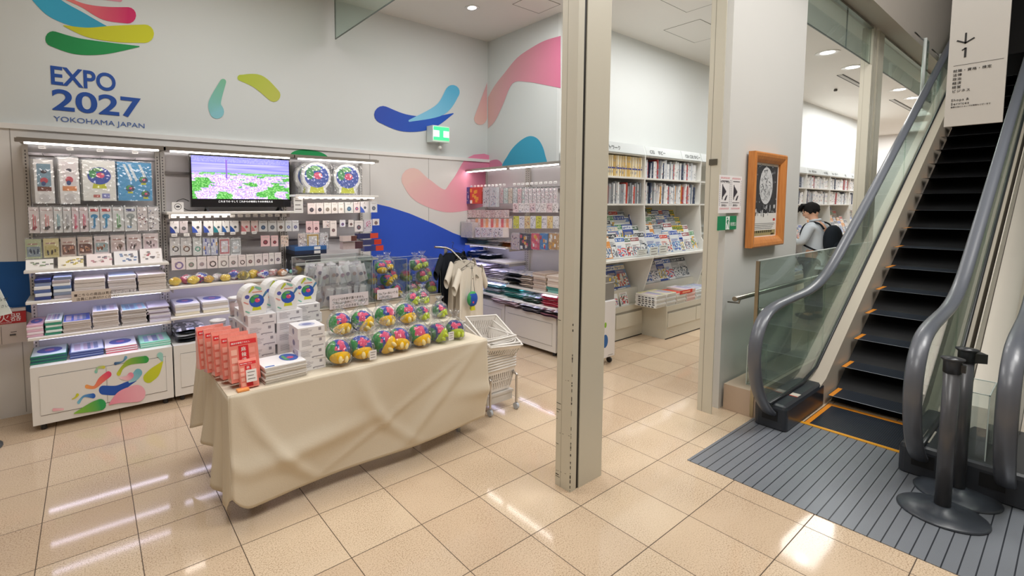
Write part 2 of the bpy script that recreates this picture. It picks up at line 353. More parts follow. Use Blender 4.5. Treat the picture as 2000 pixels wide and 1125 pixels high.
# hanging smoke-barrier glass
def pane(name, pts, axis, t, mat='glass_green', parent=None):
    m = MB(mat=mat); mp = (lambda u, v, w: (u, w, v)) if axis == 'Y' else (lambda u, v, w: (w, u, v))
    off = t[0]; m.prism(pts, lambda u, v, w: mp(u, v, off+w), t[1]); return m.build(name, parent)
t = thing('smoke_barrier', 'hanging glass smoke barrier above the goods shop reaching the back wall', 'glass panel', (1.66, 0, 3.44))
m = MB(mat='glass_green'); m.box(-.004, .004, -.57, 2.5, 0.004, .46); m.build('glass_pane', t); m = MB('5E6A64', 'satin'); m.box(-.005, .005, -.57, 2.5, 0, .008); m.box(-.005, .005, 2.495, 2.503, 0, .46); m.build('edge_trim', t)
t = thing('smoke_barrier', 'hanging glass smoke barrier over the window beside the poster wall', 'glass panel', (5.15, -.66, 3.44))
for a, b in ((0, 1.28), (1.285, 2.27)):
    m = MB(mat='glass_green'); m.box(a, b, -.004, .004, .006, .46); m.build('glass_pane', t)
m = MB('4C5652', 'satin'); m.box(0, 2.27, -.005, .005, 0, .010); m.box(1.279, 1.286, -.005, .005, 0, .46); m.build('edge_trim', t)
t = thing('smoke_barrier', 'hanging glass smoke barrier beyond the window post near the escalator', 'glass panel', (7.95, -.66, 3.44))
m = MB(mat='glass_green'); m.box(0, 3.4, -.004, .004, .006, .46); m.build('glass_pane', t); m = MB('4C5652', 'satin'); m.box(0, 3.4, -.005, .005, 0, .010); m.build('edge_trim', t)
m = MB('9C9A94', 'metal'); m.box(5.15, 7.42, -.685, -.64, 3.87, 3.9); m.box(7.95, 12, -.685, -.64, 3.87, 3.9); structure(m.build('trim_6'))
# ---------------------------------------------------------------- murals
mp = lambda x, y: atY(x, y, 2.583); mpw = lambda x, y: atY(x, y, 2.6175)
m = MB(mat='matte')
m.col = '2A56CC'
pts = [(725, 396), (760, 404), (800, 417), (850, 438), (885, 455), (915, 466), (944, 474), (944, 640), (725, 700)]
m.face([m.add(mp(*p)) for p in pts])
m.col = '0F579C'; P = [(-40, 512), (20, 511), (90, 509), (90, 622), (55, 609), (20, 600), (-40, 590)]; m.face([m.add(mp(*p)) for p in P])
swoosh(m, [(806, 350), (826, 372), (868, 392), (905, 378), (940, 352)], [22, 25, 22, 36, 52], 'F0CBC4', 'EE8FB0', mp)
blob(m, [(568, 300), (590, 292), (622, 296), (640, 306), (640, 320), (568, 320)], '149A54', mp)
m.build('mural_print', trim)
m = MB(mat='matte')
swoosh(m, [(75, -18), (108, 16), (160, 40), (214, 55)], [21, 20, 15, 1], '3DB6DE', '2B9CC0', mpw)
swoosh(m, [(120, -8), (160, 10), (205, 26), (250, 30)], [4, 4, 13, 16], 'F08C80', 'D62368', mpw)
swoosh(m, [(190, -6), (235, 0)], [4, 4], 'E79AB0', 'E79AB0', mpw)
swoosh(m, [(125, 50), (170, 63), (225, 66), (283, 66)], [1, 9, 16, 18], 'C9C81C', 'D3D61F', mpw)
swoosh(m, [(104, 76), (150, 90), (205, 94), (272, 91)], [15, 16, 12, 1], '118A48', '0F9A50', mpw)
swoosh(m, [(535, 186), (505, 160), (470, 152)], [13, 14, 6], 'C2C95A', 'B8C940', mpw)
swoosh(m, [(424, 218), (420, 200), (436, 160)], [14, 12, 6], '8CCBD6', '7CBF9E', mpw)
swoosh(m, [(748, 224), (790, 240), (840, 240), (885, 222)], [17, 17, 12, 1], '2D50B8', '1A5CC8', mpw)
swoosh(m, [(800, 236), (860, 214), (884, 180)], [2, 12, 14], '8FD0EE', '5FBDE6', mpw)
swoosh(m, [(938, 232), (958, 190), (975, 150)], [12, 16, 18], 'E3BBB3', 'D9A8B4', lambda x, y: atY(min(x, 951.5), y, 2.6175))
m.build('mural_print', wall_back)
mpx = lambda x, y: atX(x, y, 3.9465)
m = MB(mat='matte')
def ribbon(A, B, c0, c1, mp_):
    n = len(A)
    for i in range(n-1):
        a, b = hexmix(c0, c1, i/(n-1)), hexmix(c0, c1, (i+1)/(n-1)); m.poly([mp_(*A[i]), mp_(*A[i+1]), mp_(*B[i+1]), mp_(*B[i])], [a, b, b, a])
A = smoothpath([(953, 190), (967, 166), (985, 143), (1010, 113), (1040, 92), (1065, 79), (1095, 70)], 5); B = smoothpath([(953, 251), (967, 236), (982, 205), (1001, 163), (1030, 160), (1060, 165), (1095, 172)], 5)
ribbon([tuple(p)[:2] for p in A], [tuple(p)[:2] for p in B], 'DDBBB6', 'D97A9C', mpx)
blob(m, [(985, 330), (992, 303), (1010, 280), (1033, 266), (1052, 273), (1064, 300), (1062, 330)], '3FA9CE', mpx)
blob(m, [(950, 322), (958, 314), (972, 312), (981, 322), (965, 330)], 'DE8FAE', mpx)
m.build('mural_print', wall_side)
u = lambda x, y: atY(x, y, 2.616)
def wtext(s, x, y, x2, h, col='1E50A8', bold=.004):
    p = u(x, y); o = text(s, .1, p, FACE_S, col, wall_back, bold=bold); w = max(v.co.x for v in o.data.vertices); hh = max(v.co.y for v in o.data.vertices)
    L = (u(x2, y)-p).x; o.scale = (L/w, h/hh, 1); return o
wtext('EXPO', 97, 163, 226, .145, bold=.002); wtext('2027', 101, 213, 276, .165, bold=.002); wtext('YOKOHAMA JAPAN', 105, 236, 282, .04, '4F6FB0', 0)
for o in wall_back.children:
    if o.name.startswith('lettering'): o['label'] = 'dark blue lettering on the wall'
# exit sign on the back wall
t = thing('exit_sign', 'small green emergency exit light box high on the mural wall', 'sign', (3.05, 2.5, 2.46))
m = MB('E4EEE8', 'satin'); m.box(-.13, .13, -.02, .11, 0, .2); m.build('housing', t)
m = MB('B9F2CC', 'exitlamp'); m.box(-.12, .12, -.024, -.02, .02, .185); m.col = '38C476'; m.box(-.12, .12, -.026, -.024, .02, .06); m.box(-.12, .12, -.026, -.024, .14, .185); m.box(-.03, .03, -.026, -.024, .06, .14); m.build('light_panel', t)
m = MB('DADAD6', 'satin'); m.tube([(0.02, .05, 0), (.02, .05, -.05)], .012); m.ball((.02, .03, -.065), .025); m.build('sensor', t)
# ================================================================ escalator
NZ = lambda x: .081+(x-4.41)*.591                           # height of the line of step edges
HR = [(3.66, .10), (3.50, .13), (3.33, .26), (3.22, .42), (3.17, .60), (3.20, .76), (3.32, .875), (3.52, .925), (3.85, .945), (4.20, .965), (4.52, 1.03), (4.85, 1.165), (5.4, 1.475), (6.03, 1.835), (7.2, 2.525), (8.6, 3.35), (10.2, 4.30), (12.0, 5.36)]
def handrail(parent, y):
    P = smoothpath([(x, z, 0) for x, z in HR], 5); m = MB('5A5E66', 'rubber'); rows = []
    sec = [(-.038, -.006), (-.041, .010), (-.032, .022), (0, .027), (.032, .022), (.041, .010), (.038, -.006), (.028, -.008), (0, .002), (-.028, -.008)]
    for i, p in enumerate(P):
        d = P[min(i+1, len(P)-1)]-P[max(i-1, 0)]; d = Vector((d.x, d.y)).normalized(); n = Vector((-d.y, d.x))
        # the outside of the loop is up along the slope and forward round the newel: path runs bottom -> front -> top
        n = Vector((-d.y, d.x))
        rows.append([m.add((p.x+n.x*h, y+s_, p.y+n.y*h)) for s_, h in sec])
    m.sm = True; L = len(sec)
    for a, b in zip(rows, rows[1:]):
        for k in range(L): m.face([a[k], a[(k+1) % L], b[(k+1) % L], b[k]])
    m.sm = False; m.face(rows[0][::-1]); m.face(rows[-1]); return m.build('handrail', parent)
def zt(x):                                                   # top of the glass along the path
    P = [p for p in HR[5:]]
    for (a, b), (c, d) in zip(P, P[1:]):
        if a <= x <= c: return b+(d-b)*(x-a)/(c-a)
    return P[-1][1]
def zb(x): return max(.17, NZ(x)+.15) if x > 4.1 else .17+max(0, (x-3.9))*.1
def balustrade_glass(parent, y, joints=(4.62, 5.9, 7.3, 8.8, 10.3)):
    xs = [3.22]+list(joints)+[12.0]
    for a, b in zip(xs, xs[1:]):
        n = 12; up = []; lo = []
        for i in range(n+1):
            x = a+(b-a-.004)*i/n; up.append((x, zt(max(x, 3.2))-.012)); lo.append((x, zb(x)))
        if a < 3.3: pts = [(3.45, .17), (3.32, .29), (3.225, .43), (3.185, .60), (3.215, .745)]+up[1:]+lo[::-1][:-2]
        else: pts = up+lo[::-1]
        m = MB(mat='glass_green'); m.prism(pts, lambda u, v, w: (u, y-.005+w, v), .01); m.build('glass_panel', parent)
def deck(parent, y0, y1, name='skirt_panel', col='BDB2A3', xe=12, top=None, mat='paint', skirt=None):   # inclined decking: from the floor up to the glass
    n = 26; m = MB(col, mat); X = [4.2+(xe-4.2)*(i/n)**1.15 for i in range(n+1)]; rows = []
    for x in X: rows.append([m.add((x, y0, max(.0, NZ(x)-.32))), m.add((x, y0, zb(x)+.0)), m.add((x, y1, zb(x)+.0)), m.add((x, y1, max(0, NZ(x)-.32)))])
    for a, b in zip(rows, rows[1:]):
        m.col = col; m.face([a[0], a[1], b[1], b[0]]); m.face([a[2], a[3], b[3], b[2]]); m.face([a[1], a[2], b[2], b[1]])
    m.col = col
    m.face(rows[0]); m.face(rows[-1][::-1]); return m.build(name, parent)
def newel(parent, y0, y1, x0=3.5, x1=4.35):                   # black plinth at the foot of a balustrade
    m = MB('2F3238', 'satin'); m.rbox(x0, x1, y0, y1, 0, .195, .03); o = m.build('plinth', parent)
    k = MB('B9B3A8', 'satin'); k.rbox(x0+.10, x0+.34, (y0+y1)/2-.012, (y0+y1)/2+.012, .195, .202, .004); k.build('glass_clamp', o)
    k = MB('0C0C0E', 'matte'); k.box(x0-.004, x0+.02, (y0+y1)/2-.05, (y0+y1)/2+.05, .07, .15); k.build('inlet_brush', o); return o
def step_mesh():
    m = MB('20242B', 'satin'); w = .58; d = .36; h = .19
    m.box(0, d, -w/2, w/2, -.02, 0); m.box(0, .01, -w/2, w/2, -h-.02, -.02)
    for k in range(48):                                      # cleats
        y = -w/2+.02+k*(w-.04)/47; m.col = '343A43'; m.box(.006, d-.02, y-.003, y+.003, 0, .004)
        m.col = '1A1E25'; m.box(-.003, 0, y-.003, y+.003, -h, -.01)
    m.col = '8D9299'; m.box(-.001, .006, -w/2+.02, w/2-.02, -.002, .0045); return m
esc = thing('escalator', 'escalator with black steps, orange step lines and glass balustrades', 'escalator', (0, 0, 0))
xs0 = 3.78; proto = None
for k in range(20):
    x = xs0+.325*k if k > 0 else 3.78
    if k == 0: x, z = 3.83, .003
    elif k == 1: x, z = 4.17+.22, .081
    else: x = 4.39+.327*(k-1); z = NZ(x)-.003
    if proto is None:
        s = step_mesh().build('step', esc); proto = s
        y = MB('E8932E', 'satin'); y.box(.0, .36, .255, .285, .0045, .0065); y.box(.33, .36, -.285, .255, .0045, .006); yl = y.build('yellow_line', s)
    else:
        s = proto.copy(); COL.objects.link(s); yy = yl.copy(); COL.objects.link(yy); yy.parent = s; s.parent = esc
    s.location = (x, -1.465, z)
    if k == 0: s.scale = (1.65, 1, .01)
m = MB('E6A22C', 'satin'); m.box(3.79, 3.825, -1.765, -1.165, 0.004, .008); m.build('comb_line', esc)
m = MB('0E0F12', 'matte'); m.poly([(3.8, -1.76, -.02), (4.3, -1.76, -.12), (12, -1.76, 4.2), (12, -1.17, 4.2), (4.3, -1.17, -.12), (3.8, -1.17, -.02)]); m.build('truss_liner', esc)
deck(esc, -1.16, -1.04); deck(esc, -1.90, -1.77)
for y in (-1.06, -1.86):
    handrail(esc, y); balustrade_glass(esc, y)
newel(esc, -1.165, -.95); newel(esc, -1.985, -1.764)
for y in (-1.068, -1.868):                                      # dark gasket where the glass meets the deck
    P = [(3.45+i*.34, y, max(.2, zb(3.45+i*.34))+.004) for i in range(26)]; m = MB('24262A', 'satin'); m.tube(P, .012, 6); m.build('gasket', esc)
m = MB('D8CFC2', 'satin'); m.box(3.80, 3.87, -1.14, -1.085, .1955, .197); m.col = 'C0503A'; m.box(3.785, 3.798, -1.14, -1.085, .1955, .197); m.build('warning_sticker', esc)
# side fascia of the truss towards the book department
m = MB('B4B4AE', 'steel'); m.prism([(4.4, 0), (12, 4.45), (12, 3.9), (5.2, 0)], lambda u, v, w: (u, -1.035+w, v), .006); m.build('fascia', esc)
# neighbouring escalator, of which the near balustrade shows
m = MB('B9B0A4', 'paint'); m.prism([(3.6, 0), (12, 4.9), (12, 4.0), (5.4, 0)], lambda u, v, w: (u, -1.955+w, v), .006); m.build('fascia', esc)
es2 = thing('escalator', 'neighbouring escalator balustrade cut by the right edge of the photograph', 'escalator', (0, 0, 0))
deck(es2, -2.31, -2.10); handrail(es2, -2.205); balustrade_glass(es2, -2.205); newel(es2, -2.32, -1.99)
P = [(3.5+i*.34, -2.2, zb(3.5+i*.34)+.004) for i in range(26)]; m = MB('24262A', 'satin'); m.tube(P, .012, 6); m.build('gasket', es2)
m = MB('CFC8BC', 'steel')
n = 20
for i in range(n):                                           # decking between the two escalators
    a = 3.62+i*.42; b = a+.42; m.poly([(a, -1.96, zb(a)-.012), (b, -1.96, zb(b)-.012), (b, -2.10, zb(b)-.012), (a, -2.10, zb(a)-.012)])
m.build('middle_decking', es2)
m = MB('0E0F12', 'matte'); m.poly([(3.6, -2.9, -.0), (4.3, -2.9, -.12), (12, -2.9, 4.2), (12, -2.31, 4.2), (4.3, -2.31, -.12), (3.6, -2.31, -.0)]); m.box(3.6, 4.6, -2.9, -2.31, .005, .02); m.build('truss_liner', es2)
handrail(es2, -3.0); deck(es2, -3.1, -2.9); balustrade_glass(es2, -3.0); newel(es2, -3.1, -2.9)
for k in range(14):
    x = 4.39+.327*k; s = proto.copy(); COL.objects.link(s); s.parent = es2; s.location = (x, -2.605, NZ(x)-.003)
    yy = yl.copy(); COL.objects.link(yy); yy.parent = s
# ribbed entrance plate
m = MB(mat='ribbed_mat'); m.box(2.555, 3.8, -3.9, -.915, .0005, .004); tag(m.build('floor_plate'), 'grey ribbed metal landing plate in front of the escalators', 'floor plate')
# clear acrylic guards beside the newels
def acrylic_guard(x, y, w, d, h, lab):
    t = thing('acrylic_guard', lab, 'guard', (x, y, 0)); m = MB(mat='acrylic')
    for a in ((0, w, 0, .006), (0, w, d-.006, d), (0, .006, .006, d-.006), (w-.006, w, .006, d-.006)): m.box(*a, .0, h)
    m.build('panel_box', t); m = MB('EEF6F2', 'satin')
    for a in ((0, 0), (w-.005, 0), (0, d-.005), (w-.005, d-.005)): m.box(a[0], a[0]+.005, a[1], a[1]+.005, 0, h)
    for z in (0, h-.005):
        m.box(0, w, 0, .005, z, z+.005); m.box(0, w, d-.005, d, z, z+.005); m.box(0, .005, 0, d, z, z+.005); m.box(w-.005, w, 0, d, z, z+.005)
    m.build('edges', t); t.location.z = .21; return t
acrylic_guard(3.72, -.925+.03, .16, .09, .33, 'clear acrylic box between the glass guard and left escalator handrail')
t = acrylic_guard(3.56, -2.12, .34, .17, .42, 'clear acrylic box between the two escalators behind the belt posts'); t.location.z = .165
# ---------------------------------------------------------------- stanchions
def stanchion(x, y, lab, cassette, base=None):
    t = thing('belt_post', lab, 'belt post', (x, y, .0045), group=None)
    m = MB('3A3F46', 'satin'); m.lathe([(.178, 0), (.18, .006), (.172, .012), (.12, .022), (.06, .035), (.042, .05)], 40); m.build('base', t)
    m = MB('45464A', 'rubber'); m.lathe([(.033, .04), (.033, .80)], 24); m.build('pole', t)
    m = MB('2E3034', 'satin'); m.lathe([(.036, .78), (.036, .84), (.040, .845), (.047, .852), (.047, .858), (.002, .862)], 24); m.build('cap', t)
    m = MB('26282C', 'satin')
    if cassette: m.box(.02, .075, -.028, .028, .785, .838)
    else: m.box(-.014, .014, -.05, -.03, .79, .83)
    o = m.build('belt_clip', t); return t
stanchion(3.115, -2.01, 'front black belt post on a round base, nearer the tiles', False); stanchion(3.42, -2.03, 'rear black belt post with a belt clip sticking out', True).rotation_euler.z = -1.0
# ---------------------------------------------------------------- glass guard, curb and wall rail
m = MB('D9C3AE', 'paint'); m.box(3.60, 8.2, -.93, -.69, .002, .21); m.col = 'C3AC97'; m.box(3.5995, 3.6, -.93, -.69, .0, .21); structure(m.build('trim_7'))
t = thing('glass_guard', 'tall green tinted glass guard panel on beige curb left of escalator', 'glass panel', (3.60, -.90, .21))
m = MB(mat='glass_green')
for a, b in ((.01, 1.22), (1.225, 2.5), (2.505, 3.9)): m.box(a, b, -.005, .005, 0, 1.03)
m.build('glass_pane', t); m = MB('A9A08C', 'metal'); m.box(-.008, .01, -.012, .012, -.2, 1.03); m.build('edge_post', t); m = MB('C8CFCB', 'satin'); m.box(.01, 3.9, -.006, .006, 1.03, 1.037); m.build('top_edge', t)
m = MB('8E9089', 'metal'); m.xf = Matrix.Translation((.12, 0, .62)) @ Matrix.Rotation(PI/2, 4, 'X'); m.lathe([(.03, -.02), (.03, .02)], 20); m.build('fixing_disc', t)
t = thing('wall_handrail', 'round steel handrail behind the green glass guard', 'handrail', (3.46, -.80, .945)); m = MB('9A9890', 'metal'); m.tube([(0, 0, 0), (4.2, 0, -.0)], .019, 12); m.build('rail', t)
m = MB('9A9890', 'metal'); m.tube([(.10, 0, -.01), (.13, .02, -.05), (.16, .113, -.06)], .007); m.build('bracket', t)
# ---------------------------------------------------------------- hanging direction sign
t = thing('hanging_sign', 'tall white hanging sign with a down arrow over the escalator', 'sign', (3.05, -1.945, 2.071))
yl_, yr_ = -1.922, -2.128
t.location = (3.0, -1.93, 2.071); t.rotation_euler.z = -PI/2
m = MB('CFCDC8', 'satin'); m.box(0, .196, 0, .02, 0, 1.5); m.build('board', t)
m = MB('55565A', 'metal'); m.tube([(.04, .01, 1.5), (.04, .01, 2.9)], .003, 6); m.tube([(.156, .01, 1.5), (.156, .01, 2.9)], .003, 6); m.build('hanger_wire', t)
Q = lambda s, x, z, sz, **k: text(s, sz, (x, -.0012, z), FACE_S, '2B2A29', t, **k)
def bar(mb, a, b, w):
    a, b = Vector(a), Vector(b); d = (b-a).normalized(); n = Vector((-d.y, d.x))*w/2
    mb.poly([(p.x, -.0012, p.y) for p in (a-n, b-n, b+n, a+n)])
m = MB('2B2A29'); bar(m, (.056, .455), (.056, .405), .007); bar(m, (.0585, .404), (.026, .424), .007); bar(m, (.0535, .404), (.086, .424), .007); m.build('arrow', t); m = MB('2B2A29'); bar(m, (.020, .300), (.186, .300), .0018); m.build('rule_line', t)
m = MB('2B2A29'); bar(m, (.058, .335), (.058, .383), .008); bar(m, (.058, .381), (.046, .371), .006); m.build('numeral', t)
for s, z in (('就職・資格・検定', .268), ('法律', .248), ('政治', .228), ('経済', .208), ('経営', .188), ('ビジネス', .168)): Q(s, .02, z, .0155, sp=1.1)
Q('Shops &', .02, .124, .0165, sp=1.15); Q('Services', .02, .105, .0165, sp=1.15); Q('書籍の他にショップの情報もございます', .02, .092, .0075)
# anti-pinch acrylic guards hanging from the soffit
for x, l in ((8.75, 'left of the two clear hanging safety fins by the escalator'), (9.9, 'right of the two clear hanging safety fins by the escalator')):
    t = thing('hanging_fin', l, 'safety panel', (x, -.95, 3.0)); m = MB(mat='glass'); m.prism([(0, .0), (.25, .35), (.25, .95), (0, .95)], lambda u, v, w: (u, w, v), .01); m.build('clear_panel', t)
    m = MB('C9CFCC', 'satin'); m.tube([(0, .005, 0), (0, .005, .95)], .02, 8); m.build('edge_tube', t); m = MB('6E6E6C', 'metal'); m.tube([(-.5, .03, .93), (.1, .03, .93)], .008, 6); m.build('arm', t)
# ================================================================ goods shop: shelf units
def nth(i): return {1: '1st', 2: '2nd', 3: '3rd'}.get(i, '%dth' % i)
def rect(ax, v, x0, y0, x1, y1):                            # photo rectangle on a plane -> (centre bottom point, width, height)
    f = atY if ax == 'Y' else atX; xm, ym = (x0+x1)/2, (y0+y1)/2
    a, b = f(x0, ym, v), f(x1, ym, v); w = (b-a).length; t, bo = f(xm, y0, v), f(xm, y1, v)
    return bo, w, t.z-bo.z
RZ = {'Y': 0, 'X': -PI/2}
PANEL = 'E2DFE2'; SHELF = 'EDE9E4'
def shelf_unit(name, label, w, loc, rz, shelves, bz=.485, bd=.45, lamp=True, hooks=(), rails=(), top=2.17, decal=None, doors=2, lampd=.40):
    t = thing(name, label, 'shelf unit', loc, rz, 'white shelf units of the goods shop')
    m = MB(PANEL, 'satin'); m.box(0, w, -.03, -.002, .06, top-.02); m.build('back_panel', t)
    for x in (0, w-.035):
        m = MB('D9D5D0', 'satin'); m.box(x, x+.035, -.06, -.0302, .06, top); m.col = '6D6A6A'
        for k in range(60): z = .55+k*.026; m.box(x+.013, x+.022, -.0606, -.06, z, z+.014)
        m.build('upright', t)
    for z in rails:
        m = MB('9C989C', 'metal'); m.box(.035, w-.035, -.075, -.055, z, z+.02); m.build('hook_rail', t)
    if bz:
        m = MB('E9E6E1', 'satin'); m.box(.003, w-.003, -bd, -.0605, .05, bz); b = m.build('base_cabinet', t)
        m = MB('77736F', 'matte')
        for c in ((.05, w-.05, -bd-.001, -bd+.002, bz-.075, bz-.072), (.05, w-.05, -bd-.001, -bd+.002, .115, .118)): m.box(*c)
        m.build('door_gap', b)
        for k in range(doors):
            dw = (w-.10)/doors; x = .05+k*dw; m = MB('E9E6E1', 'satin'); m.box(x+.002, x+dw-.002, -bd-.004, -bd-.0002, .12, bz-.077); m.col = '8E8A86'; m.box(x+dw-.005, x+dw-.003, -bd-.0045, -bd-.004, .12, bz-.077); m.build('door', b)
        for x in (.06, w-.06):
            for y in (-bd+.05, -.1): m = MB('3B3B3D', 'satin'); m.lathe([(.02, .0), (.02, .02), (.01, .05)], 10, (x, y)); m.build('levelling_foot', t)
        if decal: decal(b, w, bd, bz)
    for z, d in shelves:
        m = MB(SHELF, 'satin'); m.rbox(-.004, w+.004, -d, -.062, z-.022, z, .004); m.col = 'BDB8B5'; m.box(.02, .03, -d+.08, -.062, z-.06, z-.0225); m.box(w-.03, w-.02, -d+.08, -.062, z-.06, z-.0225)
        m.build('shelf', t)
    if lamp:
        m = MB('B5AFA9', 'metal'); m.box(.0, w, -lampd, -.062, top-.03, top-.012); m.box(-.01, w+.01, -lampd-.02, -lampd+.03, top-.045, top-.02)
        o = m.build('light_bar', t); m = MB('FFF6F0', 'tube'); m.box(.04, w-.04, -lampd-.012, -lampd+.018, top-.056, top-.0455); m.build('tube', o)
    for (x, z, L, pt) in hooks:
        m = MB('C9C9CC', 'metal'); m.tube([(x, -.075, z), (x, -.075-L, z), (x, -.083-L, z+.015)], .0022, 5); m.build('hook', t)
        if pt: m = MB('FBFBFB', 'satin'); m.box(x-.022, x+.022, -.09-L, -.088-L, z+.01+pt, z+.036+pt); m.col = '666'*2; m.box(x-.016, x+.012, -.0905-L, -.09-L, z+.02+pt, z+.023+pt); m.build('price_tag', t)
    return t
def base_decal(b, w, bd, bz):
    m = MB(mat='matte'); f = lambda x, y: atY(x, y, 2.13-.0046-.0004)
    inv = Matrix.Translation((.93, -2.58, 0)); g = lambda x, y: inv @ f(x, y)
    swoosh(m, [(146, 807), (180, 795), (197, 790)], [1, 9, 11], '8FC23A', '2FA35A', g)
    swoosh(m, [(214, 790), (238, 775), (268, 768)], [1, 12, 17], 'EE8FA6', 'F3B0BE', g)
    swoosh(m, [(202, 762), (228, 762), (250, 750), (266, 744)], [9, 9, 5, .6], '2456B4', '1E4FB0', g)
    swoosh(m, [(253, 746), (262, 738), (270, 728)], [2, 7, 8], 'A6CFDA', '74B9C9', g)
    swoosh(m, [(170, 755), (185, 756), (198, 742), (212, 731)], [4, 3, 6, 6], 'F5A65B', 'E8476E', g)
    swoosh(m, [(232, 730), (240, 717), (256, 706), (284, 702)], [4, 3, 6, 7], 'CFD02F', '36A04A', g)
    swoosh(m, [(290, 738), (303, 726), (318, 706)], [10, 10, 1], 'C5CF2E', 'D5D62E', g)
    swoosh(m, [(317, 704), (313, 694)], [2, 6], '9ED3C9', '9ED3C9', g)
    swoosh(m, [(154, 786), (164, 774), (182, 773)], [3, 2, 5], '7EC3DC', '2A63C0', g)
    swoosh(m, [(226, 710), (240, 706), (246, 698)], [3, 1, 3], '3C5F8A', '6FA7C8', g)
    swoosh(m, [(188, 726), (192, 718), (203, 717)], [3, 2, 3], '86C9BC', 'D5CF3C', g)
    swoosh(m, [(142, 779), (148, 776), (152, 771)], [1, 1.5, 3], 'CFC94A', 'D6D62E', g)
    swoosh(m, [(106, 800), (124, 799)], [3, 2], 'F0B3BE', 'F4C9CF', g)
    swoosh(m, [(236, 738), (250, 738), (256, 733)], [2, 5, 6], 'F6D5DA', 'EE8FA6', g)
    m.build('printed_decal', b)
hA = [(.93+atY(x, 300, 2.45).x, 2.04, .16, .0) for x in (85, 138, 195, 262)]
A = shelf_unit('shelf_unit', 'left shelf unit with splash print doors and hanging towel packs', .915, (-.93, 2.58, 0), 0,
   [(1.195, .40), (.965, .40), (.695, .40)], decal=base_decal, rails=(2.06, 1.62, 1.38), hooks=[(h[0], 2.055, .16, .03) for h in hA]+[(.06+.082*k, 1.665, .2, 0) for k in range(11)]+[(.07+.11*k, 1.44, .2, 0) for k in range(8)])
B = shelf_unit('shelf_unit', 'middle shelf unit carrying the television and rows of keyring cards', 1.075, (-.01, 2.58, 0), 0,
   [(1.615, .40), (.985, .44), (.72, .42)], rails=(1.95, 1.50, 1.32, 1.15), hooks=[(.06+.068*k, 1.52, .2, .03) for k in range(15)]+[(.06+.095*k, 1.365, .2, .025) for k in range(8)]+[(.08+.07*k, 1.195, .2, 0) for k in range(13)])
C = shelf_unit('shelf_unit', 'right-hand shelf unit by the blue mural with round cushion packs on top', .90, (1.075, 2.58, 0), 0,
   [(1.775, .42), (1.10, .40)], rails=(1.66, 1.46, 1.3), hooks=[(.07+.082*k, 1.69, .2, .03) for k in range(10)]+[(.07+.08*k, 1.5, .2, 0) for k in range(10)])
m = MB('FFF3EA', 'tube'); m.box(.04, .86, -.40, -.38, 1.742, 1.752); m.build('tube', C)
m = MB('FFF3EA', 'tube'); m.box(.04, .5, -.36, -.34, 1.582, 1.592); m.build('tube', B)
R1 = shelf_unit('shelf_unit', 'far shelf unit on the side wall next to the pink mural', .80, (3.945, 2.60, 0), -PI/2,
   [(1.16, .42), (.97, .42), (.74, .42), (.55, .44)], bz=.46, bd=.43, rails=(1.85, 1.6), top=2.16, hooks=[(.05+.07*k, 1.88, .25, .02) for k in range(10)])
R2 = shelf_unit('shelf_unit', 'near shelf unit on the side wall, cut by the front pillar', .80, (3.945, 1.795, 0), -PI/2,
   [(.99, .40), (.70, .42), (.54, .44)][1:], bz=.44, bd=.43, rails=(1.85, 1.6, 1.42, 1.2), top=2.16, doors=1, hooks=[(.05+.07*k, 1.88, .25, .02) for k in range(10)]+[(.05+.1*k, 1.64, .25, .02) for k in range(7)]+[(.05+.1*k, 1.43, .25, .02) for k in range(7)])
for U_, zs, ww in ((A, (1.195, .965, .695), .915), (B, (.985, .72), 1.075), (R2, (.70,), .8), (R1, (1.16, .97, .74), .8)):
    for z in zs: m = MB('E6E2FF', 'strip'); m.box(.06, ww-.06, -.37, -.345, z-.029, z-.0225); m.build('strip_light', U_)
# ---------------------------------------------------------------- hanging packs
def ring(m, cx, cz, r0, r1, y, col, n=18):
    m.col = col
    for k in range(n):
        a, b = 2*PI*k/n, 2*PI*(k+1)/n
        m.poly([(cx+r0*math.cos(a), y, cz+r0*math.sin(a)), (cx+r1*math.cos(a), y, cz+r1*math.sin(a)), (cx+r1*math.cos(b), y, cz+r1*math.sin(b)), (cx+r0*math.cos(b), y, cz+r0*math.sin(b))][::-1])
def disc(m, cx, cz, rx, rz_, y, col, n=16):
    m.col = col; m.poly([(cx+rx*math.cos(-2*PI*k/n), y, cz+rz_*math.sin(-2*PI*k/n)) for k in range(n)][::-1])
def globe_print(m, cx, cz, r, y, base=True, sea='2E53B5'):   # abstract globe print: blue disc, green patches, pink spot, yellow foot
    if base: m.col = 'D4D92C'; m.poly([(cx-r*.62, y, cz-r*1.3), (cx+r*.62, y, cz-r*1.3), (cx+r*.5, y, cz-r*.8), (cx-r*.5, y, cz-r*.8)])
    disc(m, cx, cz, r, r*.9, y-.0003, sea); disc(m, cx-r*.55, cz+r*.2, r*.32, r*.45, y-.0006, '3F9A5A'); disc(m, cx-r*.1, cz+r*.62, r*.45, r*.2, y-.0006, '6FB069')
    disc(m, cx+r*.1, cz+r*.05, r*.36, r*.28, y-.0009, 'E8507E'); disc(m, cx+r*.28, cz+r*.18, r*.12, r*.1, y-.0011, 'F4C2B0')
